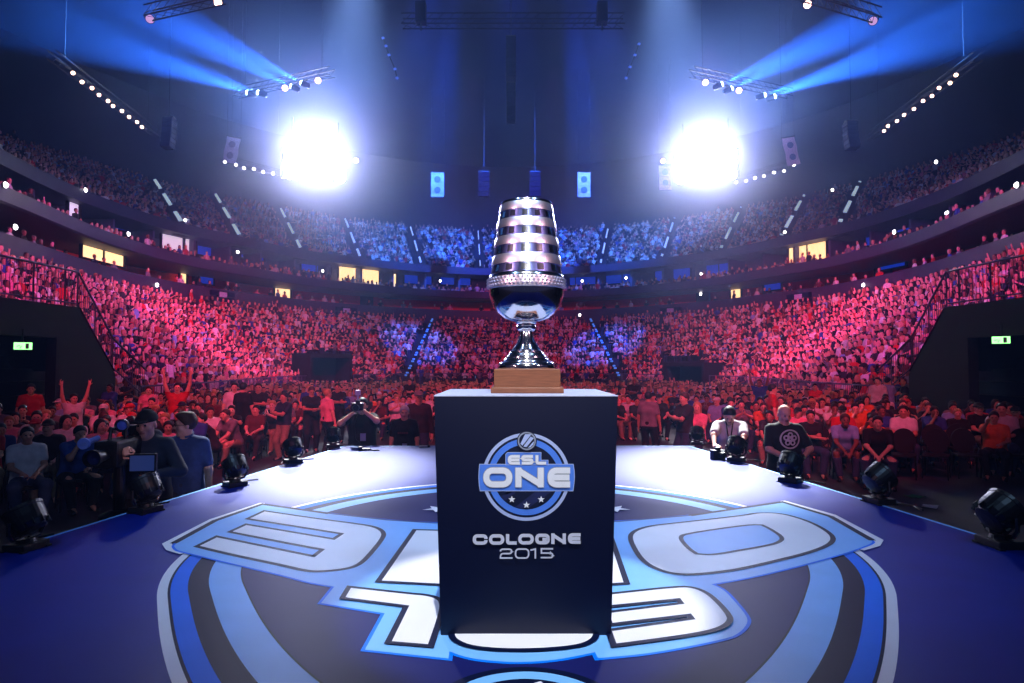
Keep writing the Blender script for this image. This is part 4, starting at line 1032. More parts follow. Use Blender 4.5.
POSES = {
 'sitting with hands on the lap': P_(SIT, handL=(.09, -.33, .68), handR=(-.09, -.33, .68)),
 'sitting with folded arms': P_(SIT, handL=(-.12, -.21, .80), handR=(.12, -.23, .77), elbowL=(.8, -.1, -.5), elbowR=(-.8, -.1, -.5), lean=(0, .2, 1), palmL=(0, 1, 0), palmR=(0, 1, 0)),
 'sitting and leaning forward': P_(SIT, lean=(0, -.45, 1), handL=(.05, -.52, .56), handR=(-.05, -.52, .56), elbowL=(.7, 0, -.6), elbowR=(-.7, 0, -.6), neck=(0, -.3, .5)),
 'sitting and holding up a phone': P_(SIT, handL=(.1, -.32, .70), handR=(-.10, -.38, 1.12), elbowR=(-.5, .2, -1), palmR=(.3, -1, 0), curlR=.9),
 'sitting and clapping': P_(SIT, handL=(.035, -.36, .98), handR=(-.035, -.36, .98), elbowL=(.9, 0, -.7), elbowR=(-.9, 0, -.7), hdirL=(-.1, -.4, .9), hdirR=(.1, -.4, .9), palmL=(-1, 0, 0), palmR=(1, 0, 0), curlL=.15, curlR=.15),
 'sitting with long hair': P_(SIT, fem=True, hair='long', handL=(.08, -.34, .67), handR=(-.06, -.32, .69), build=.9, yaw=.3),
 'sitting in a cap': P_(SIT, hair='cap', handL=(.12, -.30, .68), handR=(-.12, -.34, .68), yaw=-.35, build=1.08),
 'sitting with chin on hand': P_(SIT, lean=(.05, -.25, 1), handL=(.08, -.40, .66), handR=(-.02, -.31, 1.03), elbowR=(-.5, -.4, -1), palmR=(0, 1, .3), nod=.1),
 'standing with arms down': P_(STD),
 'standing with folded arms': P_(STD, handL=(-.12, -.22, 1.20), handR=(.12, -.24, 1.17), elbowL=(.8, -.1, -.5), elbowR=(-.8, -.1, -.5), palmL=(0, 1, 0), palmR=(0, 1, 0)),
 'standing and looking at a phone': P_(STD, handL=(.04, -.34, 1.12), handR=(-.04, -.34, 1.12), elbowL=(.7, .1, -.8), elbowR=(-.7, .1, -.8), nod=.35, curlL=1., curlR=1., palmL=(-1, 0, .3), palmR=(1, 0, .3)),
 'standing with both arms raised': P_(STD, handL=(.30, -.10, 1.93), handR=(-.30, -.10, 1.93), elbowL=(1, -.2, -.2), elbowR=(-1, -.2, -.2), palmL=(0, -1, 0), palmR=(0, -1, 0), curlL=.1, curlR=.1),
}
FIG = {}
PARTN = {'shirt': 'shirt', 'trousers': 'trousers', 'shoeL': 'shoe', 'shoeR': 'shoe', 'hair': 'hair'}
def fig_meshes(key, pose, h):
    out, J = figure(pose, h); res = {}
    for part, (V, F, mi) in out.items():
        res[part] = npmesh('person_' + part, V, F, [skins[0], m_eye, m_lip] if part == 'body' else [m_shoe], mi)
    FIG[key] = (res, J); return FIG[key]
POSE_N = list(POSES)
for kname in POSE_N: fig_meshes(kname, POSES[kname], .0165)
def person(key, loc, yaw, label, group, skin, hair, shirt, trous, shoe=None, cat='person', scale=1.):
    """one body mesh with hair and clothing as children; meshes are shared, materials sit on the objects"""
    me, J = FIG[key]
    b = bpy.data.objects.new('person', me['body']); COL.objects.link(b)
    b.location = loc; b.rotation_euler = (0, 0, yaw); b.scale = (scale,) * 3
    tag(b, label, cat, group)
    if skin is not skins[0]: s0 = b.material_slots[0]; s0.link = 'OBJECT'; s0.material = skin
    for part, m in (('shirt', shirt), ('trousers', trous), ('shoeL', shoe or m_shoe), ('shoeR', shoe or m_shoe), ('hair', hair)):
        if part not in me or m is None: continue
        c = bpy.data.objects.new(PARTN[part], me[part]); COL.objects.link(c); c.parent = b
        c.material_slots[0].link = 'OBJECT'; c.material_slots[0].material = m
    return b
def part(name, mb, m, parent, smooth=False): return mb.build(name, m, parent, smooth=smooth)
heroes = []
def hero(key, px, Y, yaw, label, skin, hair, shirt, trous, pose=None, scale=1., shoe=None, h=.0105, zb=0.):
    if pose is not None: fig_meshes(key, pose, h)
    x = (px - 512) / FOC * Y
    o = person(key, (x, Y, zb), yaw, label, None, skin, hair, shirt, trous, shoe, scale=scale); heroes.append((x, Y)); return o, FIG[key][1]

# --- television cameraman at the left stage edge, eye at a shoulder camera
poseA = P_(STD, lean=(0, -.10, 1), twist=-.15, handL=(.14, -.36, 1.14), handR=(-.12, -.44, 1.34), elbowL=(.8, .1, -.7), elbowR=(-.9, .2, -.7), palmL=(-1, 0, .2), palmR=(1, 0, .2), curlL=1.1, curlR=1.1, sleeve=1.95, hood=True, hem=.12, hair='cap', nod=.15, yaw=-.25, build=1.12, footL=(.2, .08, .085), footR=(-.2, -.05, .085))
oA, J = hero('camera_operator', 150, 6.35, .30, 'cameraman in dark hoodie and cap behind a television camera, left stage edge', skins[0], cloth['black'], mat('cloth_hoodie', (.20, .20, .26), .85, scale=12), cloth['black'], poseA, scale=1.04)
cam = thing('television_camera', None, 'black television camera on a pedestal aimed by the hooded cameraman at left', 'video camera', M=oA.matrix_basis.copy() if False else Matrix.Translation(oA.location) @ Matrix.Rotation(.12, 4, 'Z') @ Matrix.Translation((-.06, 0, -.07)))
b = MB(); b.bevbox(-.14, .06, -.62, -.12, 1.36, 1.60, .03); part('body', b, m_blackp, cam)
b = MB(); b.lathe([(.045, 0), (.05, .04), (.05, .1), (.058, .11), (.058, .17), (.07, .18), (.074, .23), (.066, .23), (.062, .18)], 24, Matrix.Translation((-.04, -.62, 1.48)) @ Matrix.Rotation(PI / 2, 4, 'X')); part('lens', b, m_black, cam, True)
b = MB(); b.lathe([(.001, 0), (.035, .01), (.061, 0)], 24, Matrix.Translation((-.04, -.80, 1.48)) @ Matrix.Rotation(PI / 2, 4, 'X'), cap=False); part('front_glass', b, mat('coated_glass', (.10, .14, .35), .12, spec=.6), cam, True)
b = MB(); b.tube([(-.04, -.55, 1.60), (-.04, -.52, 1.70), (-.04, -.25, 1.70), (-.04, -.22, 1.60)], .017, 8); part('handle', b, m_black, cam)
b = MB(); b.bevbox(.10, .34, -.5, -.46, 1.30, 1.47, .01); b.tube([(.04, -.45, 1.5), (.14, -.46, 1.46)], .012, 6); vm = part('side_monitor', b, m_blackp, cam)
b = MB(); b.add([(.115, -.503, 1.315), (.325, -.503, 1.315), (.325, -.503, 1.455), (.115, -.503, 1.455)], [(0, 1, 2, 3)]); part('screen', b, e_screen, vm)
b = MB(); b.bevbox(-.11, .0, -.18, .02, 1.60, 1.70, .02); part('viewfinder', b, m_black, cam)
b = MB(); b.lathe([(.025, 0), (.055, .03), (.06, .07), (.052, .075), (.045, .05)], 20, Matrix.Translation((.03, -.42, 1.73)) @ Matrix.Rotation(PI / 2, 4, 'X')); b.tube([(.03, -.40, 1.60), (.03, -.40, 1.72)], .012, 6); hl = part('camera_lamp', b, m_black, cam, True)
b = MB(); b.lathe([(.044, .054), (.02, .06), (.002, .062)], 20, Matrix.Translation((.03, -.42, 1.73)) @ Matrix.Rotation(PI / 2, 4, 'X')); part('lamp_glass', b, mat('blue_lens_glass', (.35, .45, .9), .1, spec=.9), hl, True)
b = MB(); b.tube([(-.16, -.50, 1.62), (-.19, -.66, 1.59)], [.025, .025], 10); b.lathe([(.05, 0), (.05, .03), (.04, .03)], 16, Matrix.Translation((-.19, -.66, 1.59)) @ Matrix.Rotation(PI / 2, 4, 'X')); part('microphone', b, mat('pale_blue_foam', (.45, .60, .95), .7), cam)
b = MB(); b.tube([(-.04, -.35, 1.36), (-.04, -.35, .9)], .05, 12); b.lathe([(.16, .86), (.16, .9), (.07, .94)], 20, Matrix.Translation((-.04, -.35, 0)))
for k in range(3):
    a = 2 * PI * k / 3 + .5; b.tube([(-.04, -.35, .9), (-.04 + .42 * math.cos(a), -.35 + .42 * math.sin(a), .02)], .025, 8)
part('pedestal', b, m_black, cam)
b = MB(); b.tube([(.02, -.2, 1.38), (.2, .0, 1.26), (.22, -.1, 1.2)], .014, 6); part('pan_bar', b, m_black, cam)
# --- young man in a blue shirt behind the cameraman, looking left
poseB = P_(STD, handL=(.26, -.04, .82), handR=(-.20, -.26, .96), elbowR=(-.6, .4, -.6), yaw=-1.15, tilt=.0, hair='swept', sleeve=.7, hem=.12, build=.97)
oB, J = hero('blue_shirt_man', 187, 6.85, .15, 'young man in a short-sleeved blue shirt looking left behind the television cameraman', skins[0], hairs[2], mat('cloth_denim_blue', (.16, .26, .46), .85, scale=30), m_jean, poseB)
HR, hc = J['HR'], J['hc']; Hp = lambda x, y, z: Vector(hc + HR @ np.array([x, y, z]))
b = MB()
for s_ in (-1, 1): b.tube([Hp(s_ * .032 + .022 * math.cos(a), -.098, .004 + .016 * math.sin(a)) for a in [k * PI / 6 for k in range(13)]], .003, 5); b.tube([Hp(s_ * .056, -.095, .006), Hp(s_ * .082, .0, .004)], .003, 5)
b.tube([Hp(-.01, -.1, .006), Hp(.01, -.1, .006)], .003, 5); part('glasses', b, m_black, oB)
b = MB(); cN = J['nb']; b.tube([Vector(cN) + Vector((.068 * math.cos(a), .075 * math.sin(a) + .0, .045 + .028 * math.sin(a))) for a in [k * PI / 8 - 1.35 for k in range(15)]], .012, 6); part('collar', b, bpy.data.materials['cloth_denim_blue'], oB)
# --- photographer with both arms raised behind the back edge of the stage
poseC = P_(STD, handL=(.07, -.26, 1.50), handR=(-.11, -.28, 1.46), elbowL=(1, -.1, -.75), elbowR=(-1, -.1, -.75), palmL=(-1, 0, 0), palmR=(1, 0, 0), curlL=1.1, curlR=1.1, nod=-.05, build=1.22, sleeve=.6, hair='short', hem=.14)
oC, J = hero('photographer', 363, 10.35, .05, 'photographer in a black shirt holding a camera to his face at the back stage edge', skins[0], hairs[0], cloth['black'], cloth['black'], poseC, scale=.99)
pc = thing('photo_camera', None, 'black photo camera with flash held up by the photographer in black', 'camera', M=Matrix.Translation(oC.location) @ Matrix.Rotation(.05, 4, 'Z'))
b = MB(); b.bevbox(-.11, .07, -.36, -.27, 1.50, 1.62, .015); b.bevbox(-.05, .02, -.36, -.28, 1.61, 1.66, .012); part('body', b, m_blackp, pc)
b = MB(); b.lathe([(.04, 0), (.045, .06), (.045, .10), (.052, .11), (.055, .17), (.045, .17), (.043, .13)], 20, Matrix.Translation((-.015, -.36, 1.55)) @ Matrix.Rotation(PI / 2, 4, 'X')); part('lens', b, m_black, pc, True)
b = MB(); b.bevbox(-.055, .025, -.36, -.29, 1.74, 1.82, .012); b.box(-.03, .0, -.34, -.31, 1.66, 1.75); part('flash', b, mat('flash_pale', (.7, .72, .8), .4), pc)
b = MB(); b.tube([Vector((-.03, -.17, 1.52)), Vector((-.10, -.14, 1.3)), Vector((-.08, -.16, 1.05)), Vector((.0, -.17, .98))], .009, 6); part('lanyard', b, m_blackp, oC)
b = MB(); b.bevbox(.0, .09, -.19, -.18, 1.02, 1.14, .004); part('pass_card', b, cloth['light blue'], oC)
# --- young man in a black tee right of the photographer
poseD = P_(STD, handL=(.26, -.08, .80), handR=(-.26, -.08, .80), hair='short', nod=.05, yaw=.15, sleeve=.72)
oD, J = hero('black_tee_man', 405, 10.75, .0, 'young man in black tee and pale cap standing right of the photographer', skins[0], cloth['white'], cloth['black'], m_jean, poseD, scale=.90)
b = MB(); b.mi = 0
for k, (x0, w_) in enumerate(((-.10, .03), (-.06, .02), (-.03, .03), (.01, .025), (.045, .04))): b.bevbox(x0, x0 + w_, -.152, -.140, 1.19, 1.225, .004)
part('red_print', b, cloth['maroon'], oD)
b = MB(); b.bevbox(-.015, .075, -.165, -.155, .90, 1.02, .004); part('pass_card', b, cloth['light blue'], oD)
oE, J = hero('standing in dark hoodie', 419, 12.6, .1, 'man in a pale cap standing behind the black-tee man at the back stage edge', skins[0], cloth['grey'], cloth['charcoal'], m_jean, P_(STD, hair='cap', sleeve=1.9, yaw=.2, handR=(-.1, -.28, 1.0)), h=.0145)
# --- man in a pale shirt leaning on the stage, head bowed over a device
poseF = P_(STD, lean=(0, -.42, 1), handL=(.16, -.56, 1.06), handR=(-.20, -.58, 1.06), elbowL=(1, -.1, .1), elbowR=(-1, -.1, .1), palmL=(0, 0, -1), palmR=(0, 0, -1), nod=.65, neck=(0, -.7, .5), footL=(.13, .16, .085), footR=(-.13, .16, .085), pelvis=(0, .12, .90), sleeve=.75, build=1.12, hdirL=(-.6, -.8, 0), hdirR=(.6, -.8, 0))
oF, J = hero('leaning_man', 729, 9.55, -.35, 'man in pale tee bowed over the right stage edge, forearms resting on it', skins[0], hairs[0], cloth['white'], m_jean, poseF, scale=1.0)
b = MB(); nb_ = Vector(J['nb']); b.tube([nb_ + Vector((-.05, -.04, .03)), nb_ + Vector((-.03, -.14, -.12)), nb_ + Vector((.0, -.13, -.32))], .009, 5); b.tube([nb_ + Vector((.05, -.04, .03)), nb_ + Vector((.03, -.14, -.12)), nb_ + Vector((.0, -.13, -.32))], .009, 5); part('lanyard', b, m_blackp, oF)
p = on_z(718, 459, ZT); gd = thing('photo_camera', (p.x, p.y, ZT), 'small black camera lying on the stage under the bowed man\'s hands', 'camera', rz=.3)
b = MB(); b.bevbox(-.09, .09, -.04, .05, .0, .12, .012); b.bevbox(-.03, .03, -.03, .04, .115, .155, .01); part('body', b, m_blackp, gd); b = MB(); b.lathe([(.04, 0), (.043, .08), (.04, .1), (.03, .095)], 16, Matrix.Translation((0, -.04, .06)) @ Matrix.Rotation(PI / 2, 4, 'X')); part('lens', b, m_black, gd)
# --- bald man in a printed black tee with a phone
poseG = P_(STD, handL=(.10, -.30, 1.06), handR=(-.10, -.30, 1.04), elbowL=(.9, .1, -.6), elbowR=(-.9, .1, -.6), nod=.3, hair='bald', sleeve=.75, build=1.16, curlL=1.1, curlR=1.1, palmL=(-.8, 0, .5), palmR=(.8, 0, .5), hem=.14)
oG, J = hero('bald_man', 783, 8.35, .05, 'bald man in black tee with round white print holding a phone', skins[0], None, cloth['black'], cloth['black'], poseG, scale=1.0)
b = MB(); yv = -.158
def ring_(r0, r1, cz, n=28): b.add([(r * math.cos(2 * PI * k / n) * 1.05, yv - .0 + .25 * (r * math.cos(2 * PI * k / n)) ** 2 * 4, cz + r * math.sin(2 * PI * k / n)) for r in (r0, r1) for k in range(n)], [(k, (k + 1) % n, n + (k + 1) % n, n + k) for k in range(n)])
ring_(.105, .125, 1.265)
for a in range(5):
    w_ = a * 2 * PI / 5 + .3; c = (.055 * math.cos(w_), 1.265 + .055 * math.sin(w_))
    b.add([(c[0] + r * math.cos(2 * PI * k / 14), yv - .004 + (c[0] + r * math.cos(2 * PI * k / 14)) ** 2, c[1] + r * math.sin(2 * PI * k / 14)) for r in (.016, .036) for k in range(14)], [(k, (k + 1) % 14, 14 + (k + 1) % 14, 14 + k) for k in range(14)])
ring_(.008, .03, 1.265)
part('round_print', b, cloth['white'], oG)
ph = thing('phone', None, 'dark phone in the hands of the bald man in the printed tee', 'phone', M=Matrix.Translation(oG.location) @ Matrix.Rotation(.05, 4, 'Z'))
b = MB(); M_ = Matrix.Translation((0, -.385, 1.075)) @ Matrix.Rotation(-.9, 4, 'X'); b.bevbox(-.075, .075, -.005, .005, -.04, .04, .004, M_); part('case', b, m_blackp, ph)
b = MB(); b.add([(-.068, .0055, -.035), (.068, .0055, -.035), (.068, .0055, .035), (-.068, .0055, .035)], [(3, 2, 1, 0)], M_); part('screen', b, e_screen, ph)
# --- seated man with elbows on his knees, right
poseH = P_(SIT, lean=(0, -.30, 1), handL=(.05, -.47, .60), handR=(-.05, -.47, .60), elbowL=(.9, 0, -.5), elbowR=(-.9, 0, -.5), neck=(0, -.2, .6), sleeve=.75, build=1.1, footL=(.2, -.5, .085), footR=(-.2, -.52, .085))
oH, J = hero('seated_man', 876, 11.9, -.5, 'seated man in black tee, hands clasped between spread knees, at right', skins[0], hairs[1], cloth['black'], m_jean, poseH)
# --- others standing around the floor (shared figures)
K_ = POSE_N
for key, px, Y, yaw, lab, sk, ha, shn, tr, sc in (
  ('standing with folded arms', 684, 12.8, -1.2, 'man in a dark jacket standing in profile behind the back right stage corner', 0, 2, 'charcoal', m_jean, .98),
  ('sitting with long hair', 696, 14.4, -.6, 'blond woman in pink sitting just right of the man in the dark jacket', 0, 3, 'pink', m_jean, 1.06),
  ('standing with arms down', 648, 14.4, 2.6, 'person with dark hair seen from behind right of the plinth, in a grey top', 1, 1, 'grey', cloth['black'], .95),
  ('standing with arms down', 772, 15.5, 1.3, 'man in a bright red tee standing sideways behind the bald man', 0, 1, 'red', m_jean, 1.03),
  ('standing with arms down', 877, 21.5, -.8, 'man in a white tee standing high at the right, first of a pair', 0, 0, 'white', m_jean, 1.06),
  ('standing with folded arms', 887, 21.5, 1.9, 'man in a pale blue tee standing high at the right, second of a pair', 1, 1, 'light blue', m_jean, 1.06),
  ('standing with arms down', 244, 16.2, 2.9, 'broad man in a black tee seen from behind, left of the front aisle', 0, 1, 'black', cloth['black'], 1.04),
  ('standing with arms down', 235, 17.0, .4, 'man in a white shirt half hidden behind the broad man in black', 0, 0, 'white', m_jean, 1.03),
  ('standing with folded arms', 259, 16.7, .3, 'man in black with folded arms standing right of the broad man in black', 1, 0, 'black', cloth['black'], 1.03),
  ('standing with folded arms', 285, 14.9, -.5, 'man in a dark top and pale shorts with folded arms at the left front aisle', 1, 0, 'navy', m_khaki, .93),
  ('standing and looking at a phone', 312, 16.3, .5, 'man in black looking down at a phone, left of the pink-lit woman', 1, 2, 'black', cloth['black'], .98),
  ('standing with arms down', 328, 15.6, 2.4, 'person in a pale top seen from behind, left of the photographer', 0, 3, 'pink', cloth['black'], .96),
  ('standing with folded arms', 338, 18.2, .2, 'person in black standing behind the pale-topped person left of the photographer', 1, 1, 'black', cloth['black'], 1.),
  ('sitting and leaning forward', 236, 14.2, -.4, 'bald-looking man in grey sitting forward at the left front aisle', 0, 2, 'grey', m_khaki, 1.),
  ('sitting and leaning forward', 216, 13.6, -.9, 'person in a dark hoodie crouched on a seat beside the sitting man in grey', 0, 1, 'charcoal', cloth['black'], .95),
  ('standing with both arms raised', 75, 14.6, .9, 'person in a white tee raising both arms in the left seats', 0, 1, 'white', m_jean, .92),
  ('standing with arms down', 32, 15.6, .7, 'man in a red tee standing by the dark tunnel at far left', 1, 1, 'red', cloth['black'], 1.03),
  ('sitting with hands on the lap', 30, 9.4, .75, 'person in a white tee sitting nearest at far left', 1, 1, 'white', m_jean, 1.),
  ('sitting with chin on hand', 76, 9.9, .9, 'person in a blue tee sitting near left beside the white-tee one', 1, 1, 'blue', cloth['black'], 1.),
  ('sitting in a cap', 50, 10.6, .6, 'person in black with a cap sitting behind the white-tee one at far left', 0, 1, 'black', m_khaki, 1.),
  ('sitting with long hair', 103, 10.8, .7, 'long-haired person in pink sitting left of the television cameraman', 0, 0, 'pink', m_jean, 1.),
  ('sitting with folded arms', 810, 12.9, -.3, 'man in black with folded arms sitting right of the bald man', 1, 1, 'black', m_jean, 1.),
  ('sitting in a cap', 842, 14.2, -.2, 'person in red with a cap sitting behind the seated man at right', 0, 1, 'red', m_jean, 1.),
  ('sitting and holding up a phone', 1000, 13.2, -.7, 'person in white holding up a phone at the far right margin', 0, 1, 'white', m_jean, 1.1)):
    x = (px - 512) / FOC * Y
    o = person(key, (x, Y, 0), yaw, lab, None, skins[sk], hairs[ha], cloth[shn], tr, scale=sc); heroes.append((x, Y))
HS = [('sit' in k) for k in []]

# ------------------------------------------------------------------ floor chairs
cb = MB(); ch_seat = MB(); ch_seat.bevbox(-.22, .22, -.24, .20, .42, .47, .02)
ch_back = MB(); prof = [(.21 * math.cos(a), .70 + .245 * math.sin(a)) for a in [k * 2 * PI / 24 for k in range(24)]]
ch_back.prism([(x, .20 + .12 * (z_ - .45), z_) for x, z_ in prof], (0, .035, 0))
def chair_leg(x, y): return MB().tube([(x, y, .43), (x * 1.1, y * 1.12, 0)], .014, 6)
ch_mesh = []
m_chair = mat('chair_fabric', (.05, .045, .06), .8)
def first_chair():
    t = thing('chair', (0, 0, 0), '', 'chair')
    ch_seat.build('seat', m_chair, t); ch_back.build('backrest', m_chair, t)
    for x in (-.19, .19):
        for y in (-.2, .17): chair_leg(x, y).build('leg', m_black, t)
    f = MB(); f.tube([(-.17, .17, .43), (-.17, .22, .62)], .013, 6); f.tube([(.17, .17, .43), (.17, .22, .62)], .013, 6); f.build('back_frame', m_black, t)
    return t
CH0 = first_chair(); ch_used = [False]
def chair(x, y, yaw, label, group=None):
    c = CH0 if not ch_used[0] else copy_thing(CH0); ch_used[0] = True
    c.location = (x, y, 0); c.rotation_euler = (0, 0, yaw); c['label'] = label
    if group: c['group'] = group
    elif 'group' in c: del c['group']
    return c

# ------------------------------------------------------------------ the floor audience, row by row
cand = []
def near_hero(x, y): return any(abs(x - a) < .5 and abs(y - b_) < .55 for a, b_ in heroes)
rows = []
for blk, xs, y0, y1 in (('left', np.arange(-17.5, -5.6, .60), 10.4, 40), ('centre', np.arange(-4.6, 4.7, .60), 19.2, 40), ('right', np.arange(5.9, 17.5, .60), 12.6, 40)):
    for r, y in enumerate(np.arange(y0, y1, .98)):
        for c, x in enumerate(xs): rows.append((blk, r, c, x + nrs.normal(0, .03), y + nrs.normal(0, .04)))
INN = np.array([[*at(u, LOW_D0 - 1.4)][:2] for u in np.linspace(0, NU - 1, 200)])
def inside_floor(x, y):
    k = np.argmin((INN[:, 0] - x) ** 2 + (INN[:, 1] - y) ** 2); cc = np.array([0, 30.])
    return (x * x + (y - 30) ** 2) < (INN[k][0] ** 2 + (INN[k][1] - 30) ** 2) and abs(x) < 12.9
SHC = ['black', 'black', 'black', 'white', 'white', 'grey', 'red', 'navy', 'blue', 'charcoal', 'maroon', 'pink', 'dark green', 'light blue', 'orange']
SITS = [k for k in K_ if k.startswith('sitting')]
people = []; empties = []; shaded = []
for blk, r, c, x, y in rows:
    px, py = project((x, y, 1.0))
    if px < -30 or px > 1054 or not inside_floor(x, y) or near_hero(x, y): continue
    if abs(x) < 4.0 and y < 17 : continue
    if 640 > px > 432 and y < 30 and abs(x) < 99 and 440 < px < 612: shaded.append((y, blk, r, c, x)); continue     # wholly behind the plinth
    empty = (blk == 'right' and y < 14.2 and nrs.random() < .75) or nrs.random() < .07
    if empty: empties.append((blk, r, c, x, y)); continue
    people.append((y, blk, r, c, x))
people.sort(key=lambda t: t[0] ** 2 + t[4] ** 2)
N_IND = 300 - len(heroes) - 2
ROWN = ['front', 'second', 'third', 'fourth', 'fifth', 'sixth', 'seventh', 'eighth', 'ninth', 'tenth', 'eleventh', 'twelfth', 'thirteenth', 'fourteenth', 'fifteenth', 'sixteenth', 'seventeenth', 'eighteenth', 'nineteenth', 'twentieth'] + ['rear'] * 20
SEATN = ['first', 'second', 'third', 'fourth', 'fifth', 'sixth', 'seventh', 'eighth', 'ninth', 'tenth', 'eleventh', 'twelfth', 'thirteenth', 'fourteenth', 'fifteenth', 'sixteenth', 'seventeenth', 'eighteenth', 'nineteenth', 'twentieth']
def seat_words(blk, c):
    n = {'left': 19 - c, 'right': c, 'centre': c}[blk]
    return '%s from %s' % (SEATN[min(max(n, 0), 19)], {'left': 'aisle', 'right': 'aisle', 'centre': 'left aisle'}[blk])
indiv = people[:N_IND]; restfloor = people[N_IND:] + shaded
chair_n = 0
for y, blk, r, c, x in indiv:
    k = SITS[int(nrs.integers(len(SITS)))]
    if nrs.random() < .05: k = K_[8 + int(nrs.integers(4))]
    sn = SHC[int(nrs.integers(len(SHC)))]; hi = int(nrs.choice([0, 0, 1, 1, 2, 3])); si = int(nrs.choice([0, 0, 0, 1, 1, 2]))
    if k == 'sitting in a cap': hm = cloth[['black', 'red', 'white', 'navy'][int(nrs.integers(4))]]
    else: hm = hairs[hi]
    yaw = math.atan2(x, y) * -.8 + nrs.normal(0, .2)
    kw = {'sitting with hands on the lap': 'sitting', 'sitting with folded arms': 'with folded arms', 'sitting and leaning forward': 'leaning forward', 'sitting and holding up a phone': 'lifting a phone', 'sitting and clapping': 'clapping', 'sitting with long hair': 'with long hair',
          'sitting in a cap': 'in a cap', 'sitting with chin on hand': 'with hand at chin', 'standing with arms down': 'standing', 'standing with folded arms': 'standing, arms folded', 'standing and looking at a phone': 'standing with phone', 'standing with both arms raised': 'with arms raised'}[k]
    lab = '%s-clad spectator %s, %s block %s row, %s' % (sn.replace(' ', '-'), kw, blk, ROWN[r], seat_words(blk, c))
    trm = [m_jean, m_jean, cloth['black'], m_khaki, cloth['charcoal']][int(nrs.integers(5))]
    person(k, (x, y, 0), yaw, lab, 'audience on the floor seats', skins[si], hm, cloth[sn], trm, scale=float(nrs.uniform(.93, 1.04)))
    if k.startswith('sit') and chair_n < 120 and y < 17.5:
        chair_n += 1
        chair(x, y + .03, yaw, 'dark chair under %s-clad spectator, %s block %s row, %s' % (sn.replace(' ', '-'), blk, ROWN[r], seat_words(blk, c)), 'chairs on the arena floor')
for blk, r, c, x, y in empties[:60]:
    if y < 20: chair(x, y, math.atan2(x, y) * -.8 + nrs.normal(0, .1), 'empty dark round-backed chair, %s block %s row, %s' % (blk, ROWN[r], seat_words(blk, c)), 'chairs on the arena floor')
for x, y, l in (((876 - 512) / FOC * 11.9 , 11.93, 'dark chair under the seated man in black at right'), ((30 - 512) / FOC * 9.4, 9.43, 'dark chair under the white-tee person at far left'), ((76 - 512) / FOC * 9.9, 9.93, 'dark chair under the blue-tee person at near left'), ((50 - 512) / FOC * 10.6, 10.63, 'dark chair under the capped person in black at far left'), ((103 - 512) / FOC * 10.8, 10.83, 'dark chair under the long-haired person in pink at left'), ((810 - 512) / FOC * 12.9, 12.93, 'dark chair under the man with folded arms right of the bald man')):
    chair(x, y, {-1: .75, 1: -.4}[1 if x > 0 else -1], l, 'chairs on the arena floor')

# ------------------------------------------------------------------ the rest of the crowd: thousands in the stands, one object
def lowpoly(arms, stand=False):
    V = []; F = []; T = []        # T: 0 shirt 1 skin 2 hair 3 trousers
    def ringtube(secs, n, tg, capends=True):
        o = len(V)
        for c, rx, ry in secs:
            for k in range(n): a = 2 * PI * (k + .5) / n; V.append((c[0] + rx * math.cos(a), c[1] + ry * math.sin(a), c[2]))
        for i in range(len(secs) - 1):
            for k in range(n): F.append((o + i * n + k, o + i * n + (k + 1) % n, o + (i + 1) * n + (k + 1) % n, o + (i + 1) * n + k)); T.append(tg[i] if isinstance(tg, list) else tg)
        if capends and n == 6:
            q = o + (len(secs) - 1) * n; F.append((q, q + 1, q + 2, q + 3)); F.append((q, q + 3, q + 4, q + 5)); T.extend([tg[-1] if isinstance(tg, list) else tg] * 2)
    z0 = .35 if stand else 0.
    ringtube([((0, 0, .42 + z0), .19, .13), ((0, .01, .62 + z0), .16, .12), ((0, .02, .86 + z0), .20, .13), ((0, .02, .98 + z0), .17, .09), ((0, .01, 1.02 + z0), .06, .06)], 6, 0)
    ringtube([((0, -.01, 1.0 + z0), .055, .06), ((0, -.015, 1.08 + z0), .075, .085), ((0, -.01, 1.17 + z0), .085, .10), ((0, .0, 1.25 + z0), .07, .085), ((0, .0, 1.285 + z0), .03, .04)], 6, [1, 1, 1, 2])
    ringtube([((0, .045, 1.10 + z0), .07, .06), ((0, .035, 1.20 + z0), .086, .085), ((0, .02, 1.275 + z0), .07, .085), ((0, .02, 1.295 + z0), .03, .04)], 6, 2)
    def limb(pts, rs, tg):
        o = len(V); n = 4
        for i, (p, r) in enumerate(zip(pts, rs)):
            p = np.array(p); t = np.array(pts[min(i + 1, len(pts) - 1)]) - np.array(pts[max(i - 1, 0)]); t = nrm(t); a = nrm(np.cross(t, (1, .3, .2))); b_ = np.cross(t, a)
            for k in range(n): w = 2 * PI * k / n; V.append(tuple(p + r * (math.cos(w) * a + math.sin(w) * b_)))
        for i in range(len(pts) - 1):
            for k in range(n): F.append((o + i * n + k, o + i * n + (k + 1) % n, o + (i + 1) * n + (k + 1) % n, o + (i + 1) * n + k)); T.append(tg[i])
        q = o + (len(pts) - 1) * n; F.append((q, q + 1, q + 2, q + 3)); T.append(tg[-1])
    for s_, A in zip((1, -1), arms):
        sh_ = (s_ * .19, .02, .94 + z0); limb([sh_] + [(s_ * p[0], p[1], p[2] + z0) for p in A], [.055, .045, .035, .035], [0, 1, 1])
    if stand:
        for s_ in (1, -1): limb([(s_ * .09, 0, .82), (s_ * .1, -.01, .45), (s_ * .11, 0, .0)], [.085, .06, .045], [3, 3])
    else:
        for s_ in (1, -1): limb([(s_ * .1, -.02, .46), (s_ * .12, -.40, .47), (s_ * .12, -.38, .0)], [.08, .065, .045], [3, 3])
    return np.array(V), np.array(F), np.array(T)
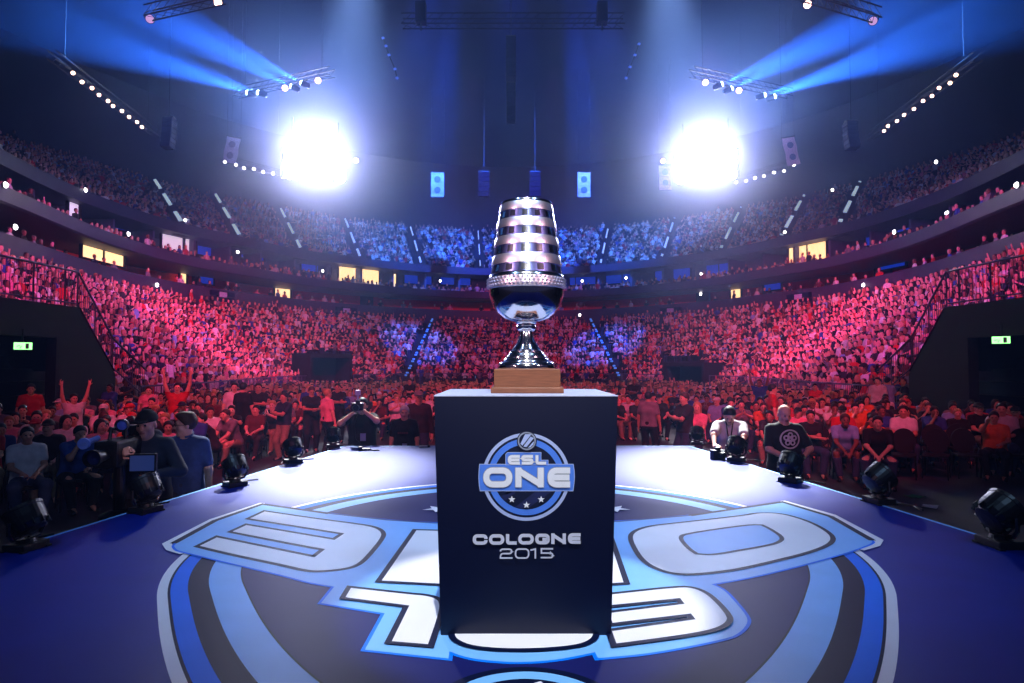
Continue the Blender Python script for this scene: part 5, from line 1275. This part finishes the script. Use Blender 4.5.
TPL = [lowpoly((((.26, -.05, .68), (.14, -.27, .56), (.1, -.33, .54)),) * 2), lowpoly((((.27, -.10, .70), (.0, -.22, .76), (-.12, -.22, .76)),) * 2), lowpoly((((.28, -.08, .70), (.06, -.3, .86), (.03, -.33, .95)),) * 2),
       lowpoly((((.3, -.08, 1.1), (.24, -.12, 1.35), (.22, -.13, 1.45)), ((.26, -.05, .68), (.14, -.27, .56), (.1, -.33, .54)))), lowpoly((((.26, -.02, .70), (.26, -.06, .45), (.26, -.08, .38)),) * 2, True)]
pos = []; yaws = []; tpl = []
for y, blk, r, c, x in restfloor:
    pos.append((x, y, 0)); yaws.append(math.atan2(x, y) * -.8); tpl.append(int(nrs.choice([0, 0, 1, 2, 3], p=[.3, .25, .2, .17, .08])))
aisle_w = .75
def hidden_low(px, py, p):
    if 306 < px < 353 and py > 347: return True
    if 663 < px < 708 and py > 354: return True
    if p.y < 22.2 and abs(p.x) < 18.4 : return True
    return False
def seat_row(d, z_, pitch, fill, hid, ais, jitter=.05, standp=.03):
    us = np.linspace(3, NU - 4, 1400); P = np.array([[*at(u, d)][:2] for u in us]); s_ = np.concatenate([[0], np.cumsum(np.linalg.norm(np.diff(P, axis=0), axis=1))])
    for s0 in np.arange(0, s_[-1], pitch):
        u = np.interp(s0, s_, us); p = at(u, d + nrs.normal(0, jitter), z_); px, py = project((p.x, p.y, z_ + 1))
        if px < -25 or px > 1050 or p.y < 8: continue
        if any((a[0].lerp(a[1], (d - a[2]) / (a[3] - a[2])) - at(u, d)).length < aisle_w for a in ais): continue
        if hid and hid(px, py, p): continue
        if nrs.random() > fill: continue
        n = normal_at(u); yw = math.atan2(-n.x, n.y) + nrs.normal(0, .25)
        pos.append(tuple(p)); yaws.append(yw); tpl.append(4 if nrs.random() < standp else int(nrs.choice([0, 1, 2, 3], p=[.36, .27, .24, .13])))
for i in range(LOW_N): seat_row(LOW_D0 + i * LOW_DD + .05, LOW_Z0 + i * LOW_DZ, .52, .93, hidden_low, AISLE_LOW)
for i in range(UP_N): seat_row(UP_D0 + i * UP_DD, UP_Z0 + i * UP_DZ, .56, .80, None, AISLE_UP)
seat_row(.75, 9.56, .55, .85, None, [], standp=.25); seat_row(1.6, 9.6, .55, .8, None, [], standp=.3); seat_row(2.6, 9.6, .9, .3, None, [], standp=.8)
seat_row(dl + 1.0, 7.3, .9, .45, None, [], standp=1.); seat_row(dl + 2.0, 7.3, 1.6, .6, None, [], standp=1.)
CM = [cloth[n] for n in ('black', 'white', 'grey', 'red', 'navy', 'blue', 'charcoal', 'maroon', 'pink', 'light blue')] + skins + [hairs[0], hairs[1], hairs[2], hairs[3]] + [m_jean]
pw = np.array([.22, .21, .12, .10, .08, .07, .08, .03, .05, .04])
AV, AF, AM = [], [], []; off = 0
pos = np.array(pos); yaws = np.array(yaws); tpl = np.array(tpl)
for t, (V, F, T) in enumerate(TPL):
    ii = np.where(tpl == t)[0]
    if not len(ii): continue
    n = len(ii); c, s_ = np.cos(yaws[ii]), np.sin(yaws[ii]); sc = nrs.uniform(.94, 1.06, n)
    X = (V[None, :, 0] * c[:, None] - V[None, :, 1] * s_[:, None]) * sc[:, None] + pos[ii, 0][:, None]
    Y = (V[None, :, 0] * s_[:, None] + V[None, :, 1] * c[:, None]) * sc[:, None] + pos[ii, 1][:, None]
    Z = V[None, :, 2] * sc[:, None] + pos[ii, 2][:, None]
    AV.append(np.stack([X, Y, Z], 2).reshape(-1, 3)); AF.append((F[None] + off + np.arange(n)[:, None, None] * len(V)).reshape(-1, 4)); off += n * len(V)
    sh_ = nrs.choice(10, n, p=pw / pw.sum()); sk = nrs.choice([10, 10, 10, 11, 12], n); ha = nrs.choice([13, 13, 14, 15, 16], n)
    tab = np.stack([sh_, sk, ha, np.where(nrs.random(n) < .5, 17, 0)], 1); AM.append(tab[:, T].ravel())
me = npmesh('audience_crowd', np.concatenate(AV), np.concatenate(AF), CM, np.concatenate(AM), smooth=False)
o = bpy.data.objects.new('audience_crowd', me); COL.objects.link(o); tag(o, 'packed audience filling the stands all round the hall', 'audience', kind='stuff')
print('CROWD', len(pos), 'individuals', len(indiv), 'rest floor', len(restfloor), 'empties', len(empties), 'chairs', chair_n)
HAZE = .0021
# ------------------------------------------------------------------ small things left on the stage and floor
p = on_z(369, 450.5, ZT); t = thing('camera_strap', (p.x, p.y, ZT), 'small dark heap of camera gear on the stage before the photographer', 'camera gear')
b = MB(); b.bevbox(-.09, .02, -.04, .04, 0, .035, .012); b.tube([(.02, 0, .01), (.08, -.05, .01), (.13, -.03, .01), (.16, -.06, .01)], .012, 6); b.build('strap', m_black, t); b = MB(); b.lathe([(.03, 0), (.032, .06), (.025, .062)], 16, Matrix.Translation((-.12, -.02, 0))); b.build('lens_cap', m_blackp, t)
p = on_z(424, 447.5, ZT); t = thing('marker_pen', (p.x, p.y, ZT), 'pale pen-like stick lying at the back stage edge left of the plinth', 'pen', rz=.5)
b = MB(); b.tube([(-.08, 0, .016), (.05, 0, .016)], .016, 8); b.build('barrel', m_whitec, t); b = MB(); b.tube([(.05, 0, .016), (.09, 0, .016)], .018, 8); b.build('cap', m_blackp, t)
for px, py, c, l in ((760, 0, None, ''),): pass
for px, py, col, rz, l in ((915, 497, (.12, .42, .18), .3, 'green flyer lying on the dark floor right of the tilted stage light'), (846, 448, (.14, .5, .22), .2, 'green flyer lying on the chairs left of the seated man'), (930, 507, (.8, .75, .75), .9, 'crumpled pale paper on the floor at the right stage edge')):
    zz_ = .004 if py > 460 else .5; q = on_z(px, py, zz_)
    if py > 460: q = on_z(px, py, .004)
    t = MB(); n = 6; vs = []; 
    for i in range(n + 1):
        for j in range(2): vs.append((-.15 + .3 * i / n, -.1 + .2 * j, .015 + .012 * math.sin(i * 1.7 + j)))
    t.add(vs + [(v[0], v[1], v[2] - .004) for v in vs], [(2 * i, 2 * i + 1, 2 * i + 3, 2 * i + 2) for i in range(n)] + [(14 + 2 * i, 14 + 2 * i + 2, 14 + 2 * i + 3, 14 + 2 * i + 1) for i in range(n)])
    o = t.build('flyer', mat('paper_%d' % px, col, .7)); tag(o, l, 'paper'); o.location = q; o.rotation_euler = (0, 0, rz)

# ------------------------------------------------------------------ light: the show lamps of the hall
def spot(name, loc, target, power, col, angle, blend=.5, r=.15):
    L = bpy.data.lights.new(name, 'SPOT'); L.energy = power; L.color = col; L.spot_size = math.radians(angle); L.spot_blend = blend; L.shadow_soft_size = r
    o = bpy.data.objects.new(name, L); COL.objects.link(o); o.matrix_world = aim(loc, target); return o
PINK = (1., .07, .29); BLUE = (.015, .11, 1.); DEEPB = (.02, .09, 1.); WHITE = (.86, .92, 1.)
# flood banks over the audience, facing the stage: a wide soft glare
for (px, py, sd), sx in zip(BANKS, (-1, 1)):
    p = rp(px, py); d = (Vector((0, 3, EYE)) - p).normalized()
    spot('flood_' + sd, p + d * .6, (0, 0, 14.5), 46000, (.52, .56, 1.), 50, 1., .9)
    spot('stage_back_' + sd, (sx * 8.5, 36, 29.5), (sx * 2.4, 7.9, ZT), 480000, (.88, .92, 1.), 5.0, .9, .4)
    L = bpy.data.lights.new('flood_halo', 'POINT'); L.energy = 1300; L.color = (.55, .60, 1.); L.shadow_soft_size = .8; L_o = bpy.data.objects.new('flood_halo', L); COL.objects.link(L_o); L_o.location = p + d * .8
# pink wash over the lower stand and the floor, from lamps over the floor
for s_ in (-1, 1):
    spot('pink_wash', (s_ * 8, 26, 15.5), (s_ * 19, 48, 2.5), 38000, (1., .065, .33), 56, .8, .4)
    spot('magenta_wash', (s_ * 6, 16, 15.5), (s_ * 20, 30, 5), 21000, (.9, .09, .6), 52, .9, .4)
    spot('magenta_centre', (s_ * 2, 30, 16), (s_ * 3, 64, 2.5), 14000, (1., .07, .36), 44, .9, .3)
    spot('red_floor', (s_ * 3, 2, 13.5), (s_ * 5.5, 22, 0), 15000, (1., .08, .2), 48, .9, .4)
    spot('violet_balcony', (s_ * 10, 24, 15.5), (s_ * 27, 44, 4), 6000, (.7, .10, .9), 50, .9, .3)
    spot('blue_lower', (s_ * 3, 38, 29), (s_ * 9.3, 63, 3.6), 230000, BLUE, 14, .5, .2)
    spot('blue_upper', (s_ * 5, 40, 29), (s_ * 13, 78, 17), 260000, (.03, .14, 1.), 36, .85, .3)
    spot('violet_upper', (s_ * 8, 26, 15), (s_ * 32, 56, 13), 2500, (.40, .12, 1.), 44, .9, .3)
    spot('pink_front', (s_ * 2, -2, 10.5), (s_ * 3.6, 10.8, 1.3), 2200, (1., .22, .36), 20, .9, .3)
    spot('edge_fill', (0, 0, 9), (s_ * 4.4, 8.0, 1.2), 420, (.3, .48, 1.), 34, .9, .3)  # unseen fill added to brighten the people at the stage edge
spot('blue_upper', (0, 40, 29), (0, 80, 17), 180000, DEEPB, 34, .8, .3)
# stage: white pool on the plinth, key and side lamps on the trophy, blue side wash
spot('front_spot', (.15, -1.6, 14.5), (.06, 3.38, ZT), 9500, (.92, .95, 1.), 7.6, .10, .08)
spot('trophy_key', (.25, -5, 6.5), (.08, YT, 2.2), 1800, (1., .97, 1.), 12, .5, .5)
for s_ in (-1, 1):
    spot('trophy_side', (s_ * 6.5, -2, 5.5), (.08, YT, 2.6), 2000, (1., .55, .66), 6, .5, .45)
    spot('stage_blue', (s_ * 4, 0, 11), (s_ * 1.0, 5.2, ZT), 2700, (.34, .60, 1.), 29, 1., .3)
# moving heads
for a, tg in beam_at:
    d = (tg - a).normalized(); spot('beam', a + d * .3, tg, 230000, (.07, .28, 1.), 21, .6, .06)
# thin upright beams from the flood banks
for px, py, tx, ty in ((303, 140, 303.5, 40), (325, 140, 326, 40), (325, 135, 365, 30), (335, 135, 400, 40), (712, 140, 720, 30), (700, 140, 690, 40)):
    a = rp(px, 165); tg = on_y(tx, ty, a.y - 2); spot('thin_beam', a + Vector((0, 0, 1.4)), tg, 26000, (.5, .58, 1.), 1.5, .3, .03)

# ------------------------------------------------------------------ haze in the arena air
hm = bpy.data.materials.new('stage_haze'); hm.use_nodes = True; nt = hm.node_tree; nt.nodes.remove(nt.nodes['Principled BSDF'])
v = nt.nodes.new('ShaderNodeVolumeScatter'); v.inputs['Density'].default_value = HAZE; v.inputs['Anisotropy'].default_value = .6; v.inputs['Color'].default_value = (.24, .42, 1, 1)
nt.links.new(v.outputs[0], nt.nodes['Material Output'].inputs['Volume'])
b = MB(); b.box(-78, 78, -10, 118, -.6, 31.5); hz = b.build('haze', hm, label='thin show haze filling the air of the hall', cat='haze', kind='stuff')
def glow_haze(c, rad, dens, label, col=(.55, .58, 1, 1)):
    """extra local haze added to strengthen lamp glow, densest in the middle"""
    m2 = hm.copy(); t_ = m2.node_tree; vs = t_.nodes['Volume Scatter']; vs.inputs['Color'].default_value = col
    tc = t_.nodes.new('ShaderNodeTexCoord'); g = t_.nodes.new('ShaderNodeTexGradient'); g.gradient_type = 'SPHERICAL'; mu = t_.nodes.new('ShaderNodeMath'); mu.operation = 'MULTIPLY'; mu.inputs[1].default_value = dens
    t_.links.new(tc.outputs['Object'], g.inputs['Vector']); t_.links.new(g.outputs['Fac'], mu.inputs[0]); t_.links.new(mu.outputs[0], vs.inputs['Density'])
    n = 24; b = MB(); b.lathe([(max(1e-3, math.sin(PI * k / n)), -math.cos(PI * k / n)) for k in range(n + 1)], 40, cap=False)
    o = b.build('haze', m2, smooth=True, label=label, cat='haze', kind='stuff'); o.location = c; o.scale = rad
for (px, py, sd), sx in zip(BANKS, (-1, 1)):  # haze clouds added to widen the lamp glow and bring out the beams
    glow_haze(rp(px, py), (17, 12, 12.5), .055, 'extra haze added round the floodlights %s of the trophy to spread their glow' % sd)
    glow_haze(Vector((sx * 16, 30.5, HZ + 1)), (12, 5, 5), .04, 'extra haze added beside the moving heads at upper %s to show their beams' % sd, (.2, .42, 1, 1))

w = bpy.data.worlds.new('World'); scene.world = w; w.use_nodes = True; w.node_tree.nodes['Background'].inputs[0].default_value = (.05, .07, .22, 1); w.node_tree.nodes['Background'].inputs[1].default_value = .18
cam_d = bpy.data.cameras.new('camera'); cam_o = bpy.data.objects.new('camera', cam_d); COL.objects.link(cam_o)
cam_d.sensor_width = 36; cam_d.lens = FOC / 1024 * 36; cam_d.clip_end = 400; cam_d.clip_start = .05
cam_o.location = (0, 0, EYE); cam_o.rotation_euler = (PI / 2 + PITCH, 0, 0); scene.camera = cam_o
vs_ = scene.view_settings; vs_.view_transform = 'Standard'; vs_.look = 'None'; vs_.gamma = 1; vs_.use_curve_mapping = False; vs_.exposure = 0.
try:
    c = scene.cycles; c.max_bounces = 4; c.diffuse_bounces = 1; c.glossy_bounces = 3; c.transmission_bounces = 2; c.volume_bounces = 0; c.sample_clamp_indirect = 3; c.sample_clamp_direct = 0; c.use_light_tree = True; c.volume_step_rate = 1.
except Exception: pass
